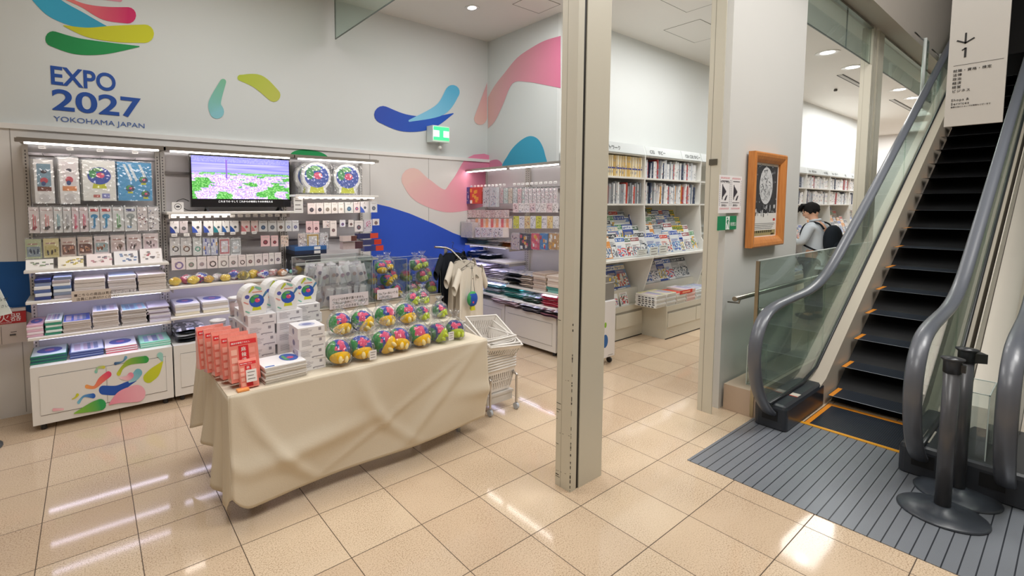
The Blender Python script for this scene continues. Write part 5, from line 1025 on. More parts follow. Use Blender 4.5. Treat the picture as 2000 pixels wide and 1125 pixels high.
xhang(905, 1000, 9, 410, 425, 3.58, 'mini_pack', 'hanging pack', 'tiny brownish pack, {n} from left in second side wall row', 'tiny packs in the second side wall row', [('D9C0C2', '8A5A60', 'B88A8A'), ('E2CFCF', '9A6A68', '7A5A60')], False)
xhang(1003, 1092, 11, 397, 415, 3.58, 'mini_pack', 'hanging pack', 'small speckled pack, {n} from left in second row of near unit', 'small packs in the second row of the near unit', [('E9D2D6', '7A4A58', 'A86A78'), ('EDE6E8', '6A6A6A', 'A89A9A'), ('F1E9EA', '8A7A7A', 'C0B0B0')], False)
xhang(905, 955, 8, 428, 442, 3.56, 'mini_pack', 'hanging pack', 'tiny pale pack, {n} from left in third side wall row', 'tiny packs in the third side wall row', [('E3D2D4', 'A07A80', 'C8A0A4'), ('EADEDF', 'B08A8C', '9A7A80')], False)
xhang(930, 1001, 5, 427, 446, 3.55, 'stick_pack', 'stick', 'thin {d} stick, {n} from left standing above sweets boxes', 'thin sticks above the sweets boxes', [('E8A070', 'C05A3A', 'D07A50', 'orange'), ('EFDAD6', 'D0505A', 'C88A88', 'white'), ('D8706A', 'B04048', 'E0A0A0', 'red'), ('E9C8B8', 'C88A70', 'A86A5A', 'peach')], False)
xhang(1004, 1092, 11, 422, 446, 3.57, 'card_pack', 'hanging pack', 'square {d} card pack, {n} from left in third row of near unit', 'square card packs of the near unit', [('D6D250', '7A8030', 'E8E49A', 'lime yellow'), ('E9E4E8', '5A5A68', '9A90A0', 'white'), ('E9D29A', 'B8543A', 'C8A05A', 'golden'), ('E8E6E8', '6A6470', '8A8490', 'pale grey')], False)
for i, (x0, x1, c, c2, d) in enumerate([(1002, 1018, 'DCC8CC', '8A6A78', 'dusty pink'), (1019, 1040, '3E383E', 'D0485A', 'black and red'), (1041, 1057, 'E8586E', 'F09AA8', 'coral pink'), (1058, 1073, '3F86C8', 'D8304A', 'bright blue'), (1075, 1092, 'C89A5E', 'E8D0A0', 'tan')]):
    R_ = rect('X', 3.52, x0, 456, x1, 487); o = pack('wide_pack', R_[1], R_[2], c, kind='box' if i else 'dots', c2=c2, c3='E8D8C8', film=True, seed=i, th=.03); place(o, 'X', 3.52, R_, '%s wide pack hanging in the lowest side wall row' % d, 'hanging pack', 'wide packs in the lowest side wall row')
for i in range(5):
    R_ = rect('X', 3.55, 940+i*11, 444, 950+i*11, 463); o = pack('sweets_box', R_[1], R_[2], 'F2E6E8', kind='dots', c2='6A5A60', c3='B86A78', film=False, th=.10, seed=i); place(o, 'X', 3.55, R_, 'white sweets box with twig print, %s from left on small side wall shelf' % nth(i+1), 'box', 'twig print sweets boxes')
R_ = rect('X', 3.56, 914, 434, 936, 463); o = pack('bag_bundle', R_[1], R_[2], 'E3D8DA', kind='none', film=True, th=.12); place(o, 'X', 3.56, R_, 'bundle of pale bags in film at far end of small side wall shelf', 'bag', None)
rr = random.Random(9)
def heap(xs, zsh, cols, lab, n, h, v=3.70, d=.30, cat='cloth bag', name='folded_bag', kind='stripes'):
    x0, x1, yb = xs; stack(name, cat, lab, (x0, x1, yb), zsh, n, cols[0], y=v, d=d, cols=cols, ax='X', h=h, jit=.012, kind=kind)
heap((898, 945, 497), 1.162, ['BFE0E8', 'F2F0F4', '8FC8D6', 'F4F2F6'], 'white and turquoise folded bag, {n} of pile on upper side shelf', 5, .07)
heap((950, 975, 499), 1.162, ['F4F0F2', 'E9E4EA'], 'plain white folded bag, {n} of pile on upper side shelf', 4, .06); heap((976, 1003, 501), 1.162, ['D8905A', 'E8A870', 'B86E40'], 'orange folded bag, {n} of pile on upper side shelf', 4, .06)
heap((897, 925, 520), .972, ['2E4C9A', '24407A', 'E8E8F0'], 'royal blue folded bag, {n} of pile on the shelf below', 5, .09); heap((930, 952, 524), .972, ['2A3240', '3A4450'], 'dark slate folded bag, {n} of pile on the shelf below', 4, .06)
heap((900, 948, 541), .742, ['EADFE6', 'D8CCE0', 'F4EEF4', 'C8B8C8'], 'crumpled white and lilac shirt bag, {n} of far pile', 6, .16, cat='bagged shirt', name='shirt_bag'); heap((952, 985, 545), .742, ['F0EAF0', 'DAD4E2'], 'crumpled white shirt bag, {n} of second far pile', 5, .11, cat='bagged shirt', name='shirt_bag')
heap((985, 1016, 530), .886 if False else .742, ['3A3C48', '24262E', 'DAD8E2'], 'black and white shirt bag, {n} of pile on middle side shelf', 6, .12, cat='bagged shirt', name='shirt_bag')
R2s = (.702, .542)
heap((1012, 1040, 548), .702, ['EFE6DE', 'D9C8BA'], 'cream cloth bag, {n} of sliding pile on near unit', 7, .16); heap((1041, 1066, 552), .702, ['E8DCD2', 'C8B4A6'], 'beige boxed towel, {n} of tall pile on near unit', 8, .20, cat='towel', name='boxed_towel', kind=None); heap((1067, 1092, 556), .702, ['7FB8B0', '5A9A94', 'E8D8CC', 'E0D0C4', 'E8DCD2', 'D8C8BC'], 'boxed towel, {n} of pile cut by the pillar', 6, .19, cat='towel', name='boxed_towel', kind=None)
heap((940, 975, 575), .552, ['6FA8A8', 'D8E4E8', 'EDE6F0', '8AA8B8'], 'grey and white shirt bag, {n} of pile on lower side shelf', 6, .12, cat='bagged shirt', name='shirt_bag'); heap((978, 1016, 580), .552, ['3F9A94', '7FCCC4', 'E8F4F4', '5AB0A8'], 'turquoise shirt bag, {n} of pile on lower side shelf', 6, .13, cat='bagged shirt', name='shirt_bag')
heap((1020, 1052, 584), .542, ['4A5A50', '6A8A7A', 'D8DCD4'], 'dark green shirt bag, {n} of pile on lower near shelf', 5, .07, cat='bagged shirt', name='shirt_bag'); heap((1055, 1092, 590), .542, ['E0546E', 'F08A9A', 'D84A64', 'F4C8D0'], 'coral pink shirt bag, {n} of pile on lower near shelf', 6, .12, cat='bagged shirt', name='shirt_bag')
def topheap(xs, z, cols, lab, n, h): heap(xs, z, cols, lab, n, h, v=3.64, d=.34, cat='bagged shirt', name='shirt_bag')
topheap((958, 1010, 615), .461, ['C8B0B8', 'E4D4DA', 'B89AA4', 'EFE4E8'], 'pinkish shirt bag, {n} of pile on far cabinet top', 4, .07); topheap((1014, 1050, 622), .441, ['4A4650', '8A8490', 'D8D4DC'], 'dark printed shirt bag, {n} of pile on near cabinet top', 5, .085); topheap((1053, 1092, 628), .441, ['5A4A58', 'E8A0B0', '3A3840', 'D8C8D0'], 'dark and pink shirt bag, {n} of pile on near cabinet top', 5, .09)
# ================================================================ book department
BC = 'F0EFEA'
UX = [3.96, 5.17, 6.64, 8.11, 9.58, 11.05, 12.52, 13.99, 15.46]
BAYN = ['first', 'second', 'third', 'fourth', 'fifth', 'sixth', 'seventh', 'eighth']
SGN = {0: ['C32     パートワーク'], 1: ['C32     ホビー', 'C31 C32 ホビー'], 4: ['D12  鉄道'], 5: ['D11    乗りもの', 'D12 鉄道'], 6: ['E21   スポーツ', 'E22'], 7: ['E31']}
for k in range(8):
    x0, x1 = UX[k], UX[k+1]; w = x1-x0
    t = thing('bookcase', 'tall white bookcase, %s bay from the wall corner of the book department' % BAYN[k], 'bookcase', (x0, 1.35, 0), 0, 'white bookcases along the wall')
    m = MB('DFDDD4', 'satin'); m.box(.02, w, -.02, 0, .0, 2.30); m.build('back_panel', t)
    m = MB(BC, 'satin'); m.prism([(0, 0), (-.36, 0), (-.36, .42), (-.55 if k else -.36, .42), (-.55 if k else -.36, 1.03), (-.40, 1.06), (-.30, 1.50), (-.30, 1.69), (-.30, 2.42), (0, 2.42)] if False else [(0, 0), (-.36, 0), (-.36, .5), (-.5, .99), (-.5, 1.03), (-.40, 1.20), (-.36, 1.68), (-.36, 2.30), (0, 2.30)], lambda u, v, q: (q, u, v), .02); m.build('side_panel', t)
    for z, d in ((2.02, .36), (1.69, .36)):
        m = MB(BC, 'satin'); m.box(.02, w, -d, -.02, z-.022, z); m.build('shelf', t)
    m = MB(BC, 'satin'); m.box(.02, w, -.52, -.02, 1.005, 1.03); m.build('shelf', t)
    m = MB(BC, 'satin'); m.box(.02, w, -.36, -.02, 2.285, 2.305); m.build('shelf', t)
    sg = SGN.get(k, ['']); n = len(sg)
    for i, s in enumerate(sg):
        a = .02+(w-.02)*i/n*(1.25 if n > 1 else 1); b = .02+(w-.02)*((i+1)/n*(1.25 if (n > 1 and i == 0) else 1))-.01; m = MB('D3D9DA', 'satin'); m.prism([(-.37, 2.30), (-.372, 2.305), (-.335, 2.425), (-.333, 2.42)], lambda u, v, q: (a+q, u, v), b-a); o = m.build('sign_board', t)
        if s: text(s, .062, (a+.09, -.3665, 2.335), (PI/2-.3, 0, 0), '55585A', o)
    # slanted magazine rack
    m = MB('D9DCDA', 'satin')
    for j in range(4): y = -.47+.105*j; z = 1.035+.105*j; m.box(.03, w-.01, y, y+.10, z-.004, z) if j else None; m.box(.03, w-.01, y-.004, y, z-.02, z+.015)
    m.build('magazine_rack', t)
    # base cabinet with drawers
    f = .70 if k else .38
    m = MB('CFCBBD', 'satin'); m.box(.0 if k else .0, w, -f, -.02, .0, .415); b = m.build('base_cabinet', t); m = MB('1E1D1B', 'matte'); m.box(-.0, w, -f-.001, -f+.01, 0, .012); m.build('toe_strip', b)
    m = MB('DAD7CC', 'satin'); m.box(.022, w-.002, -.31, -.022, .416, .615); m.build('display_step', t)
    nd = 2
    for j in range(nd):
        a = .03+j*(w-.03)/nd; c = a+(w-.03)/nd-.02; m = MB('D3CFC1', 'satin'); m.box(a, c, -f-.012, -f-.0002, .15, .325); m.col = '8E8A7E'; m.box(a, c, -f-.006, -f-.0002, .327, .35); m.build('drawer', b)
# coverage of spines
PAL = ['F4F4F4', 'ECEEF2', 'FFFFFF', 'E4E6EA', 'F1F0EE', 'C9CDD4', 'F6F6F8', 'D8DCE4', 'E9E4E2', '9FA6AE', 'F2F2F2', '3A4660', 'B84A4A', 'D9A05A', '8894A4', 'FFFFFF']
CN = {'F4F4F4': 'white', 'ECEEF2': 'bluish white', 'FFFFFF': 'bright white', 'E4E6EA': 'pale grey', 'F1F0EE': 'off-white', 'C9CDD4': 'light grey', 'F6F6F8': 'white', 'D8DCE4': 'pale blue', 'E9E4E2': 'cream', '9FA6AE': 'grey', 'F2F2F2': 'white', '3A4660': 'navy', 'B84A4A': 'red', 'D9A05A': 'ochre', '8894A4': 'slate'}
BP = {}
def book_proto(c, kind):
    if (c, kind) in BP: return BP[(c, kind)], False
    rr = random.Random(len(BP)); m = MB(c, 'satin'); m.box(-.5, .5, 0, .17, 0, 1)
    for j in range(rr.choice([1, 2, 3])):
        m.col = rr.choice(['A8ACB4', '7A8088', 'D08A80', '8AA0C4', 'C0C4CA', '6A6E76']); z = .10+rr.random()*.7; m.box(-.2, .2, -.002, 0, z, z+.03+.09*rr.random())
    if kind == 'part': m.col = '3A4AA0'; m.box(-.5, .5, -.0015, 0, .36, .43); m.col = 'C88A2E'; m.box(-.5, -.42, -.0015, 0, 0, 1)
    o = m.build('book'); BP[(c, kind)] = o; return o, True
def row(bay, z, y, hgt, start, end, shelf, kind='spine', seed=0, pal=PAL, tmin=.018, tmax=.036):
    r = random.Random(seed); x = start; i = 0
    while x < end-tmax:
        i += 1; th = r.uniform(tmin, tmax); h = hgt*(r.uniform(.78, 1) if kind == 'spine' else 1); c = r.choice(pal); o, new = book_proto(c, kind); lean = 0
        if kind == 'spine' and r.random() < .10: lean = r.uniform(.05, .16)
        L = '%s spined book, %s from left on %s shelf of %s bookcase bay' % (CN.get(c, 'white'), nth(i), shelf, BAYN[bay]) if kind == 'spine' else 'yellow and white part-work volume, %s from left on top shelf of first bay' % nth(i)
        loc = (x+th/2+lean*h*.5, y+r.uniform(0, .02), z+.001+(.5*th*math.sin(lean)))
        if new: o.location = loc; o.rotation_euler = (0, lean, 0); o.scale = (th*.94, 1, h); tag(o, L, 'book', '%s shelf books of %s bay' % (shelf, BAYN[bay]))
        else: dup(o, loc, label=L, group='%s shelf books of %s bay' % (shelf, BAYN[bay]), rot=(0, lean, 0), scale=(th*.94, 1, h))
        x += th+lean*h*.9
row(0, 2.02, 1.01, .25, 4.25, 5.15, 'top', 'part', 1, ['F3E6C0', 'F6EED2', 'FAF4DE', 'EBCF8A'], .022, .03)
row(0, 1.69, 1.01, .27, 4.28, 5.15, 'second', 'spine', 2, ['C84A3E', 'D9DCE0', '8A8E94', 'E4E6EA', '9FA6AE', 'F4F4F4', '3A4660', 'D88A4A', 'A8ACB2', 'C9CDD4', 'BFC3C8'])
CN.update({'C84A3E': 'red', 'D9DCE0': 'light grey', '8A8E94': 'dark grey', 'D88A4A': 'orange', 'A8ACB2': 'mid grey', 'BFC3C8': 'silver grey'})
PW_ = ['F4F4F4', 'FFFFFF', 'F6F6F8', 'ECEEF2', 'F2F2F2', 'E4E6EA', 'F4F4F4', 'FFFFFF', 'D8DCE4', '9FA6AE', 'B84A4A', 'F1F0EE', '3A4660', 'F6F6F8']
row(1, 2.02, 1.01, .25, 5.21, 6.60, 'top', 'spine', 3, PW_); row(1, 1.69, 1.01, .28, 5.21, 6.60, 'second', 'spine', 4)
for k, e in ((4, 11.03), (5, 12.5), (6, 13.97), (7, 15.44)):
    s = UX[k]+.03 if k > 4 else 10.55
    row(k, 2.02, 1.01, .25, s, e, 'top', 'spine', 10+k, PW_, tmin=.05, tmax=.10); row(k, 1.69, 1.01, .28, s, e, 'second', 'spine', 20+k, PW_, tmin=.05, tmax=.10)
# ---- magazines
MG = []
MCOL = [('F2F4F4', '4A6A58', 'D0484A', 'white and green'), ('F4F0EC', 'D84A3E', '6A7A8A', 'red titled white'), ('3A56A8', 'E8ECF6', 'D8C04A', 'royal blue'), ('E8EAEC', '3A3E48', '8A9098', 'white and black'), ('F0C23A', '3A7A4A', 'F6F2E0', 'yellow'), ('7A9AC8', 'F2E6D0', 'C85A4A', 'sky blue'),
        ('F4F6F6', '9A4A50', '7A8A9A', 'maroon titled white'), ('C8CCD0', '6A7078', 'F2F2F4', 'grey'), ('F4F6F8', '2E6AC0', 'E84A4A', 'white and blue'), ('E4E8EC', '3A5AB0', '8AB0D8', 'pale and blue'), ('EEF4EE', '5A9A6A', 'E8B84A', 'pale green'), ('E8A05A', 'FAF2E4', '6A86B0', 'orange')]
for i, (a, b, c, d) in enumerate(MCOL):
    r = random.Random(i); W_, H_ = .205, .275; m = MB(a, 'gloss'); m.box(-W_/2, W_/2, 0, .008, 0, H_); m.mat = 'satin'
    m.col = b; m.box(-W_/2+.004, W_/2-.004, -.0006, 0, H_*.78, H_*.95)
    for j in range(6): x = -W_*.42+j*W_*.14+W_*.03*r.random(); m.col = a; m.box(x, x+W_*r.uniform(.03, .11), -.0008, 0, H_*r.uniform(.80, .85), H_*r.uniform(.87, .93))
    pc = [b, c, 'D9DCE0', '8A98A8', 'F4F4F4', c]; z0, z1 = H_*.08, H_*(.45+.25*r.random())
    for j in range(9):
        for q in range(8): m.col = r.choice(pc); x = -W_*.44+j*W_*.88/9; z = z0+(z1-z0)*q/8; m.poly([(x, -.0007, z), (x+W_*.098, -.0007, z), (x+W_*.098, -.0007, z+(z1-z0)/8), (x, -.0007, z+(z1-z0)/8)])
    for j in range(4): m.col = r.choice([b, c]); z = z1+H_*.02+j*H_*.03; m.box(-W_*.4, -W_*.4+W_*r.uniform(.3, .8), -.0008, 0, z, z+H_*.012) if z < H_*.76 else None
    o = m.build('magazine'); o.location = (0, 30+i, -5); MG.append([o, d, False])
def put_mag(i, loc, tilt, lab, g, rz=0, sc=1):
    o, d, used = MG[i]; L = lab.format(d=d)
    if not used: o.location = loc; o.rotation_euler = (-tilt, 0, rz); o.scale = (sc, 1, sc); tag(o, L, 'magazine', g); MG[i][2] = True
    else: dup(o, loc, label=L, group=g, rot=(-tilt, 0, rz), scale=(sc, 1, sc))
r = random.Random(21); TR = ['lowest', 'second', 'third', 'highest']
def rack(k, s, e, step=.15):
    n = int((e-s)/step)
    for j in range(4):
        for i in range(n):
            x = s+step*(i+.5)+r.uniform(-.02, .02)+(.04 if j % 2 else 0); put_mag(r.randrange(12), (x, .885+.105*j+.004*(i % 2), 1.038+.105*j), .30, '{d} magazine, %s from left in %s tier of %s bay rack' % (nth(i+1), TR[j], BAYN[k]), 'magazines in %s tier of the %s bay' % (TR[j], BAYN[k]), sc=r.uniform(.9, 1.15))
rack(0, 4.22, 5.12); rack(1, 5.20, 6.55, .15)
for k, e in ((4, 11.0), (5, 12.48), (6, 13.95), (7, 15.4)): rack(k, UX[k]+.05 if k > 4 else 10.3, e, .24)
def slip(lab, x0, y0, x1, y1, v=.84): notice(lab, (x0, y0, x1, y1), v=v, col='F0F6F4', lines=3)
slip('pale green leaflet card standing at the front of first rack', 1244, 487, 1263, 499); slip('small white price card at the end of the first rack', 1269, 482, 1285, 501); slip('white leaflet card standing at front of second rack', 1287, 478, 1303, 496)
# face-out magazines in the lower compartment
def lower(k, s, e, g):
    n = int((e-s)/.2)
    for i in range(n): put_mag([7, 3, 2, 5, 9, 7, 2, 8][(i+k*3) % 8], (s+.2*(i+.5), 1.10-.02, .62), .38, '{d} magazine leaning face-out, %s from left in lower compartment of %s bay' % (nth(i+1), BAYN[k]), g, sc=1.12)
lower(0, 4.25, 5.15, 'leaning magazines of the first bay'); lower(1, 5.22, 6.62, 'leaning magazines of the second bay'); 
# stacked books on the counter
def pile(x, y, n, w, d, th, col, lab, edge, top=None, rz=0, kind=None):
    pr = None
    for i in range(n):
        L = lab.format(n='topmost' if i == n-1 else '%s from bottom' % nth(i+1)); loc = (x+.004*math.sin(i*2+x), y+.004*math.cos(i*3), .417+i*th)
        if pr and i < n-1: dup(pr, loc, rz+.01*math.sin(i*4), L)
        else:
            o = flatpack('book', w, d, th*.95, col, top if i == n-1 else None, edge, kind if i == n-1 else None, i); o.location = loc; o.rotation_euler = (0, 0, rz); tag(o, L, 'book', lab.split(',')[0]); pr = pr or o
            if n > 5 and 'sliced' in lab and i == 0:
                m = MB('5A5A5E', 'satin')
                for j in range(5): m.box(-w/2-.0008, -w/2, -d*.4+j*.045, -d*.4+j*.045+.03, th*.2, th*.75)
                m.build('spine_print', o)
pile(5.06, .80, 6, .22, .28, .026, 'F2F2F0', 'sliced white thick book, {n} of foremost counter pile', 'B8BAB8', 'C9C48A', kind='stripes'); pile(5.30, .80, 6, .22, .28, .026, 'F0F0EE', 'white paperback, {n} of second counter pile', 'B8BAB8', 'D9D49A', kind='stripes')
pile(5.55, .80, 5, .22, .28, .026, 'E9E4DC', 'cream book, {n} of counter pile with red banner', 'B8BAB8', 'D0402E'); pile(5.80, .80, 6, .22, .28, .026, 'F0E6E0', 'book with red spine label, {n} of counter pile', 'C84A4A', 'E8E4E8', kind='stripes'); pile(6.06, .80, 5, .22, .28, .026, 'E8ECEC', 'grey green book, {n} of counter pile near the post', 'A8AEB0', 'C0CCD4', kind='stripes'); pile(6.32, .80, 5, .22, .28, .026, 'E2E6EA', 'blue grey book, {n} of farthest counter pile', 'A0A6AC', '9AA8C0', kind='stripes')
m = MB('D83A30', 'satin'); m.box(-.16, .16, -.001, .001, 0, .045); m.col = 'F0B08A'; m.box(-.1, .1, -.0018, -.001, .012, .03); o = m.build('banner_strip'); o.location = (5.66, .655, .53); tag(o, 'red paper banner strip hanging over the counter book piles', 'banner')
pile(4.62, 1.14-.02, 5, .20, .2, .028, 'F2F2F2', 'white boxed book, {n} of pile by the white cart', 'B0B4B8') if False else None
for i, x in enumerate((4.40, 4.62, 4.83)): put_mag([3, 8, 0][i], (x, 1.0, .417), .25, '{d} magazine standing on low counter, %s from left beside the cart' % nth(i+1), 'magazines on the low counter', sc=.8)
# lower compartment and counter goods seen through the glazing
for i in range(9): put_mag([1, 9, 6, 3, 11][i % 5], (10.35+.3*i, 1.06, .62), .38, '{d} magazine leaning in the lower compartment behind the person, %s from left' % nth(i+1), 'leaning magazines behind the glazing', sc=1.2)
for i in range(8): pile(9.75+.33*i, .82, 2, .24, .28, .03, ['E8EAEC', 'C9CDD4', 'F2F2F0'][i % 3], 'pale book, {n} of counter pile number %d behind the glass guard' % (i+1) if False else 'pale book, {n} of %s counter pile seen through the glass guard' % nth(i+1), 'A8ACB2', ['8A94A8', 'D8DCE4', 'B8A0A0'][i % 3], kind='stripes')
# ---- white cart by the pillar
t = thing('service_cart', 'white wheeled cart with round blue print half hidden by the pillar', 'cart', (3.62, .64, 0)); m = MB('F1F0F2', 'satin'); m.rbox(-.12, .28, -.12, .30, .08, .68, .01); m.build('cart_body', t)
for x in (-.08, .24):
    for y in (-.08, .26): m = MB('3A3A3C', 'rubber'); m.xf = Matrix.Translation((x, y, .03)) @ Matrix.Rotation(PI/2, 4, 'Y'); m.lathe([(.03, -.01), (.03, .01)], 14); m.build('caster', t)
m = MB('2E6AB0', 'matte'); m.poly([(.10+.05*math.cos(2*PI*k/20), -.1206, .26+.07*math.sin(2*PI*k/20)) for k in range(20)]); m.col = '8FC23A'; m.poly([(.10+.02*math.cos(2*PI*k/12), -.1210, .43+.03*math.sin(2*PI*k/12)) for k in range(12)]); m.col = '77777A'; m.box(.16, .24, -.1208, -.12, .10, .104); m.build('printed_decal', t)
m = MB('8E8C88', 'satin'); m.prism([(-.10, .68), (.27, .68), (.27, .86), (.22, .93), (-.10, .93)], lambda u, v, q: (u, q-.1, v), .36); m.col = 'F2F2F2'; m.box(-.1, .272, -.103, -.10, .86, .865); m.col = 'E8C23A'; m.poly([(.19+.018*math.cos(2*PI*k/12), -.1012, .895+.018*math.sin(2*PI*k/12)) for k in range(12)]); o = m.build('machine_box'); o.location = (3.62, .64, .001); tag(o, 'grey box with a yellow button standing on the white cart', 'machine')
# ================================================================ things on the white front wall
def wall_sheet(name, lab, x0, y0, x1, y1, col, cat='sign', d=.0015):
    p, w, h = rect('Y', -.686, x0, y0, x1, y1); t = MB(col, 'satin'); t.box(-w/2, w/2, -d, 0, 0, h); o = t.build(name); o.location = (p.x, -.6855, p.z); tag(o, lab, cat); return o, w, h
o, w, h = wall_sheet('safety_poster', 'white escalator safety notice with red hatched borders', 1403, 343, 1447, 416, 'F6F2F2')
m = MB()
for s in (-1, 1):
    cx = s*w*.25
    for k in range(8):
        for z in (h*.93, h*.12): m.col = 'D8606A'; x = cx-w*.2+k*w*.05; m.poly([(x, -.0022, z-h*.022), (x+w*.02, -.0022, z-h*.022), (x+w*.035, -.0022, z+h*.022), (x+w*.015, -.0022, z+h*.022)])
    for k in range(14):
        for e in (-.215, .215): m.col = '55505A'; z = h*(.2+.05*k); m.poly([(cx+e*w-.004, -.0022, z), (cx+e*w+.002, -.0022, z), (cx+e*w+.006, -.0022, z+h*.03), (cx+e*w, -.0022, z+h*.03)])
    m.col = '3A3640'
    for k in range(5): m.box(cx-w*.1+k*w*.03, cx-w*.07+k*w*.03, -.0022, -.0016, h*(.42+.03*k), h*(.72-.03*k))
    m.box(cx-w*.12, cx-w*.09, -.0022, -.0016, h*.36, h*.76); m.poly([(cx-.01, -.0024, h*.34), (cx+.02, -.0024, h*.34), (cx+.045, -.0024, h*.48), (cx+.02, -.0024, h*.46)]); m.box(cx-w*.15, cx+w*.15, -.0022, -.0016, h*.84, h*.86); m.box(cx-w*.16, cx+w*.16, -.0022, -.0016, h*.27, h*.285)
m.build('printed_drawing', o); text('手すりにつかまる', .02, (-w*.45, -.0024, h*.8), FACE_S, '3A3640', o); text('歩かない', .022, (-w*.38, -.0024, h*.18), FACE_S, '3A3640', o); text('歩かない', .022, (w*.12, -.0024, h*.18), FACE_S, '3A3640', o)
o, w, h = wall_sheet('exit_sticker', 'green emergency exit sign sticker below the safety notice', 1401, 422, 1438, 449, '0E8A5A')
m = MB('F4F8F4'); m.box(-w*.08, w*.12, -.0022, -.0016, h*.03, h*.97); m.col = '14805A'; disc(m, w*.0, h*.84, w*.035, h*.06, -.0026, '14805A'); m.col = '14805A'; m.poly([(-w*.02, -.0026, h*.74), (w*.05, -.0026, h*.74), (w*.04, -.0026, h*.42), (-w*.01, -.0026, h*.42)])
for a, b in (((-.01, .44), (-.06, .1)), ((.03, .44), (.09, .12)), ((-.01, .72), (-.07, .5)), ((.04, .72), (.1, .55))): m.poly([(w*a[0], -.0027, h*a[1]), (w*(a[0]+.02), -.0027, h*a[1]), (w*(b[0]+.02), -.0027, h*b[1]), (w*b[0], -.0027, h*b[1])])
m.build('running_figure', o); text('非常口', .034, (w*.16, -.0024, h*.28), FACE_S, 'F4F8F4', o)
t = thing('framed_poster', 'tall narrow black and white art poster in an orange wooden frame', 'framed poster', (3.90, -.686, 1.31)); W_, H_ = .70, .81
def wood():
    m, nt, b, N, Lk = nm('frame_wood'); tx = N('ShaderNodeTexCoord'); mp_ = N('ShaderNodeMapping'); mp_.inputs['Scale'].default_value = (30, 30, 3); n = N('ShaderNodeTexNoise'); n.inputs['Scale'].default_value = 2; cr = N('ShaderNodeValToRGB')
    cr.color_ramp.elements[0].color = lin('B5672E'); cr.color_ramp.elements[1].color = lin('DD9650'); Lk(tx.outputs['Object'], mp_.inputs[0]); Lk(mp_.outputs[0], n.inputs[0]); Lk(n.outputs[0], cr.inputs[0]); Lk(cr.outputs[0], b.inputs['Base Color']); b.inputs['Roughness'].default_value = .35; MATS['wood'] = m
wood(); fw = .085
prof = [(0, 0), (0, -.05), (.012, -.058), (.035, -.055), (.06, -.045), (fw, -.03), (fw, 0)]
m = MB(mat='wood'); C4 = [(0, 0, 1, 1), (W_, 0, -1, 1), (W_, H_, -1, -1), (0, H_, 1, -1)]; rows = [[m.add((cx+sx*u, v, cz+sz*u)) for u, v in prof] for cx, cz, sx, sz in C4]
for i in range(4):
    a, b = rows[i], rows[(i+1) % 4]
    for j in range(len(prof)-1): m.face([a[j], a[j+1], b[j+1], b[j]])
m.build('frame', t)
m = MB('EDEBE6', 'satin'); m.box(fw-.004, W_-fw+.004, -.014, -.004, fw-.004, H_-fw+.004); pi = m.build('poster_sheet', t); rr = random.Random(8); X0, X1 = fw+.02, W_-fw-.02; PW = X1-X0
m = MB('38393C'); m.box(X0, X1, -.0146, -.014, H_*.36, H_-fw-.02); cx, cz = (X0+X1)/2, H_*.655
for k in range(90): c = rr.choice(['6A6C70', '8A8C90', '2A2B2E', '4C4E52']); x = X0+rr.random()*(PW-.02); z = H_*.37+rr.random()*(H_*.5); disc(m, x+.01, z, .008+.008*rr.random(), .006+.008*rr.random(), -.0148-.000002*k, c, 6)
disc(m, cx, cz, PW*.29, H_*.20, -.0154, 'D4D5D6', 28)
for k in range(110):
    a = rr.random()*2*PI; q = math.sqrt(rr.random())*.92; x, z = cx+math.cos(a)*q*PW*.27, cz+math.sin(a)*q*H_*.19; w = .008+.012*rr.random(); m.col = rr.choice(['4A4C50', '6E7074', '2E2F32', '9A9C9E']); an = rr.random()*PI; d_ = Vector((math.cos(an), math.sin(an)))*w; n_ = Vector((-d_.y, d_.x))*.16; y = -.0156-.000003*k
    m.poly([(x-d_.x+n_.x, y, z-d_.y+n_.y), (x+d_.x+n_.x, y, z+d_.y+n_.y), (x+d_.x-n_.x, y, z+d_.y-n_.y), (x-d_.x-n_.x, y, z-d_.y-n_.y)])
for k in range(30): m.col = rr.choice(['E2E2E2', '2A2B2E', 'BDBEC0']); x = X0+rr.random()*(PW-.04); z = H_*(.31+.11*rr.random()); m.box(x, x+.012, -.0162-.000003*k, -.0146, z, z+.03)
m.col = 'C83A3A'; m.box(X1-.06, X1-.015, -.0152, -.014, H_*.275, H_*.30)
for k in range(4): m.col = '6A6A6A'; m.box(X0+.01, X1-.02-.02*k, -.0148, -.014, H_*(.245-.018*k), H_*(.25-.018*k))
m.col = 'A89A6A'; m.box(X0, X1, -.0148, -.014, fw+.01, H_*.175); m.build('poster_print', pi)
text('ART EXHIBITION', .026, (X0+.015, -.0152, H_*.145), FACE_S, '4A4028', pi) if False else None
m = MB('3E381E', 'satin')
for k in range(9): x = X0+.02+k*.045; m.box(x, x+.03, -.0152, -.0148, fw+.035, fw+.055)
m.box(X1-.10, X1-.03, -.0152, -.0148, fw+.012, fw+.028); m.build('caption_print', pi)
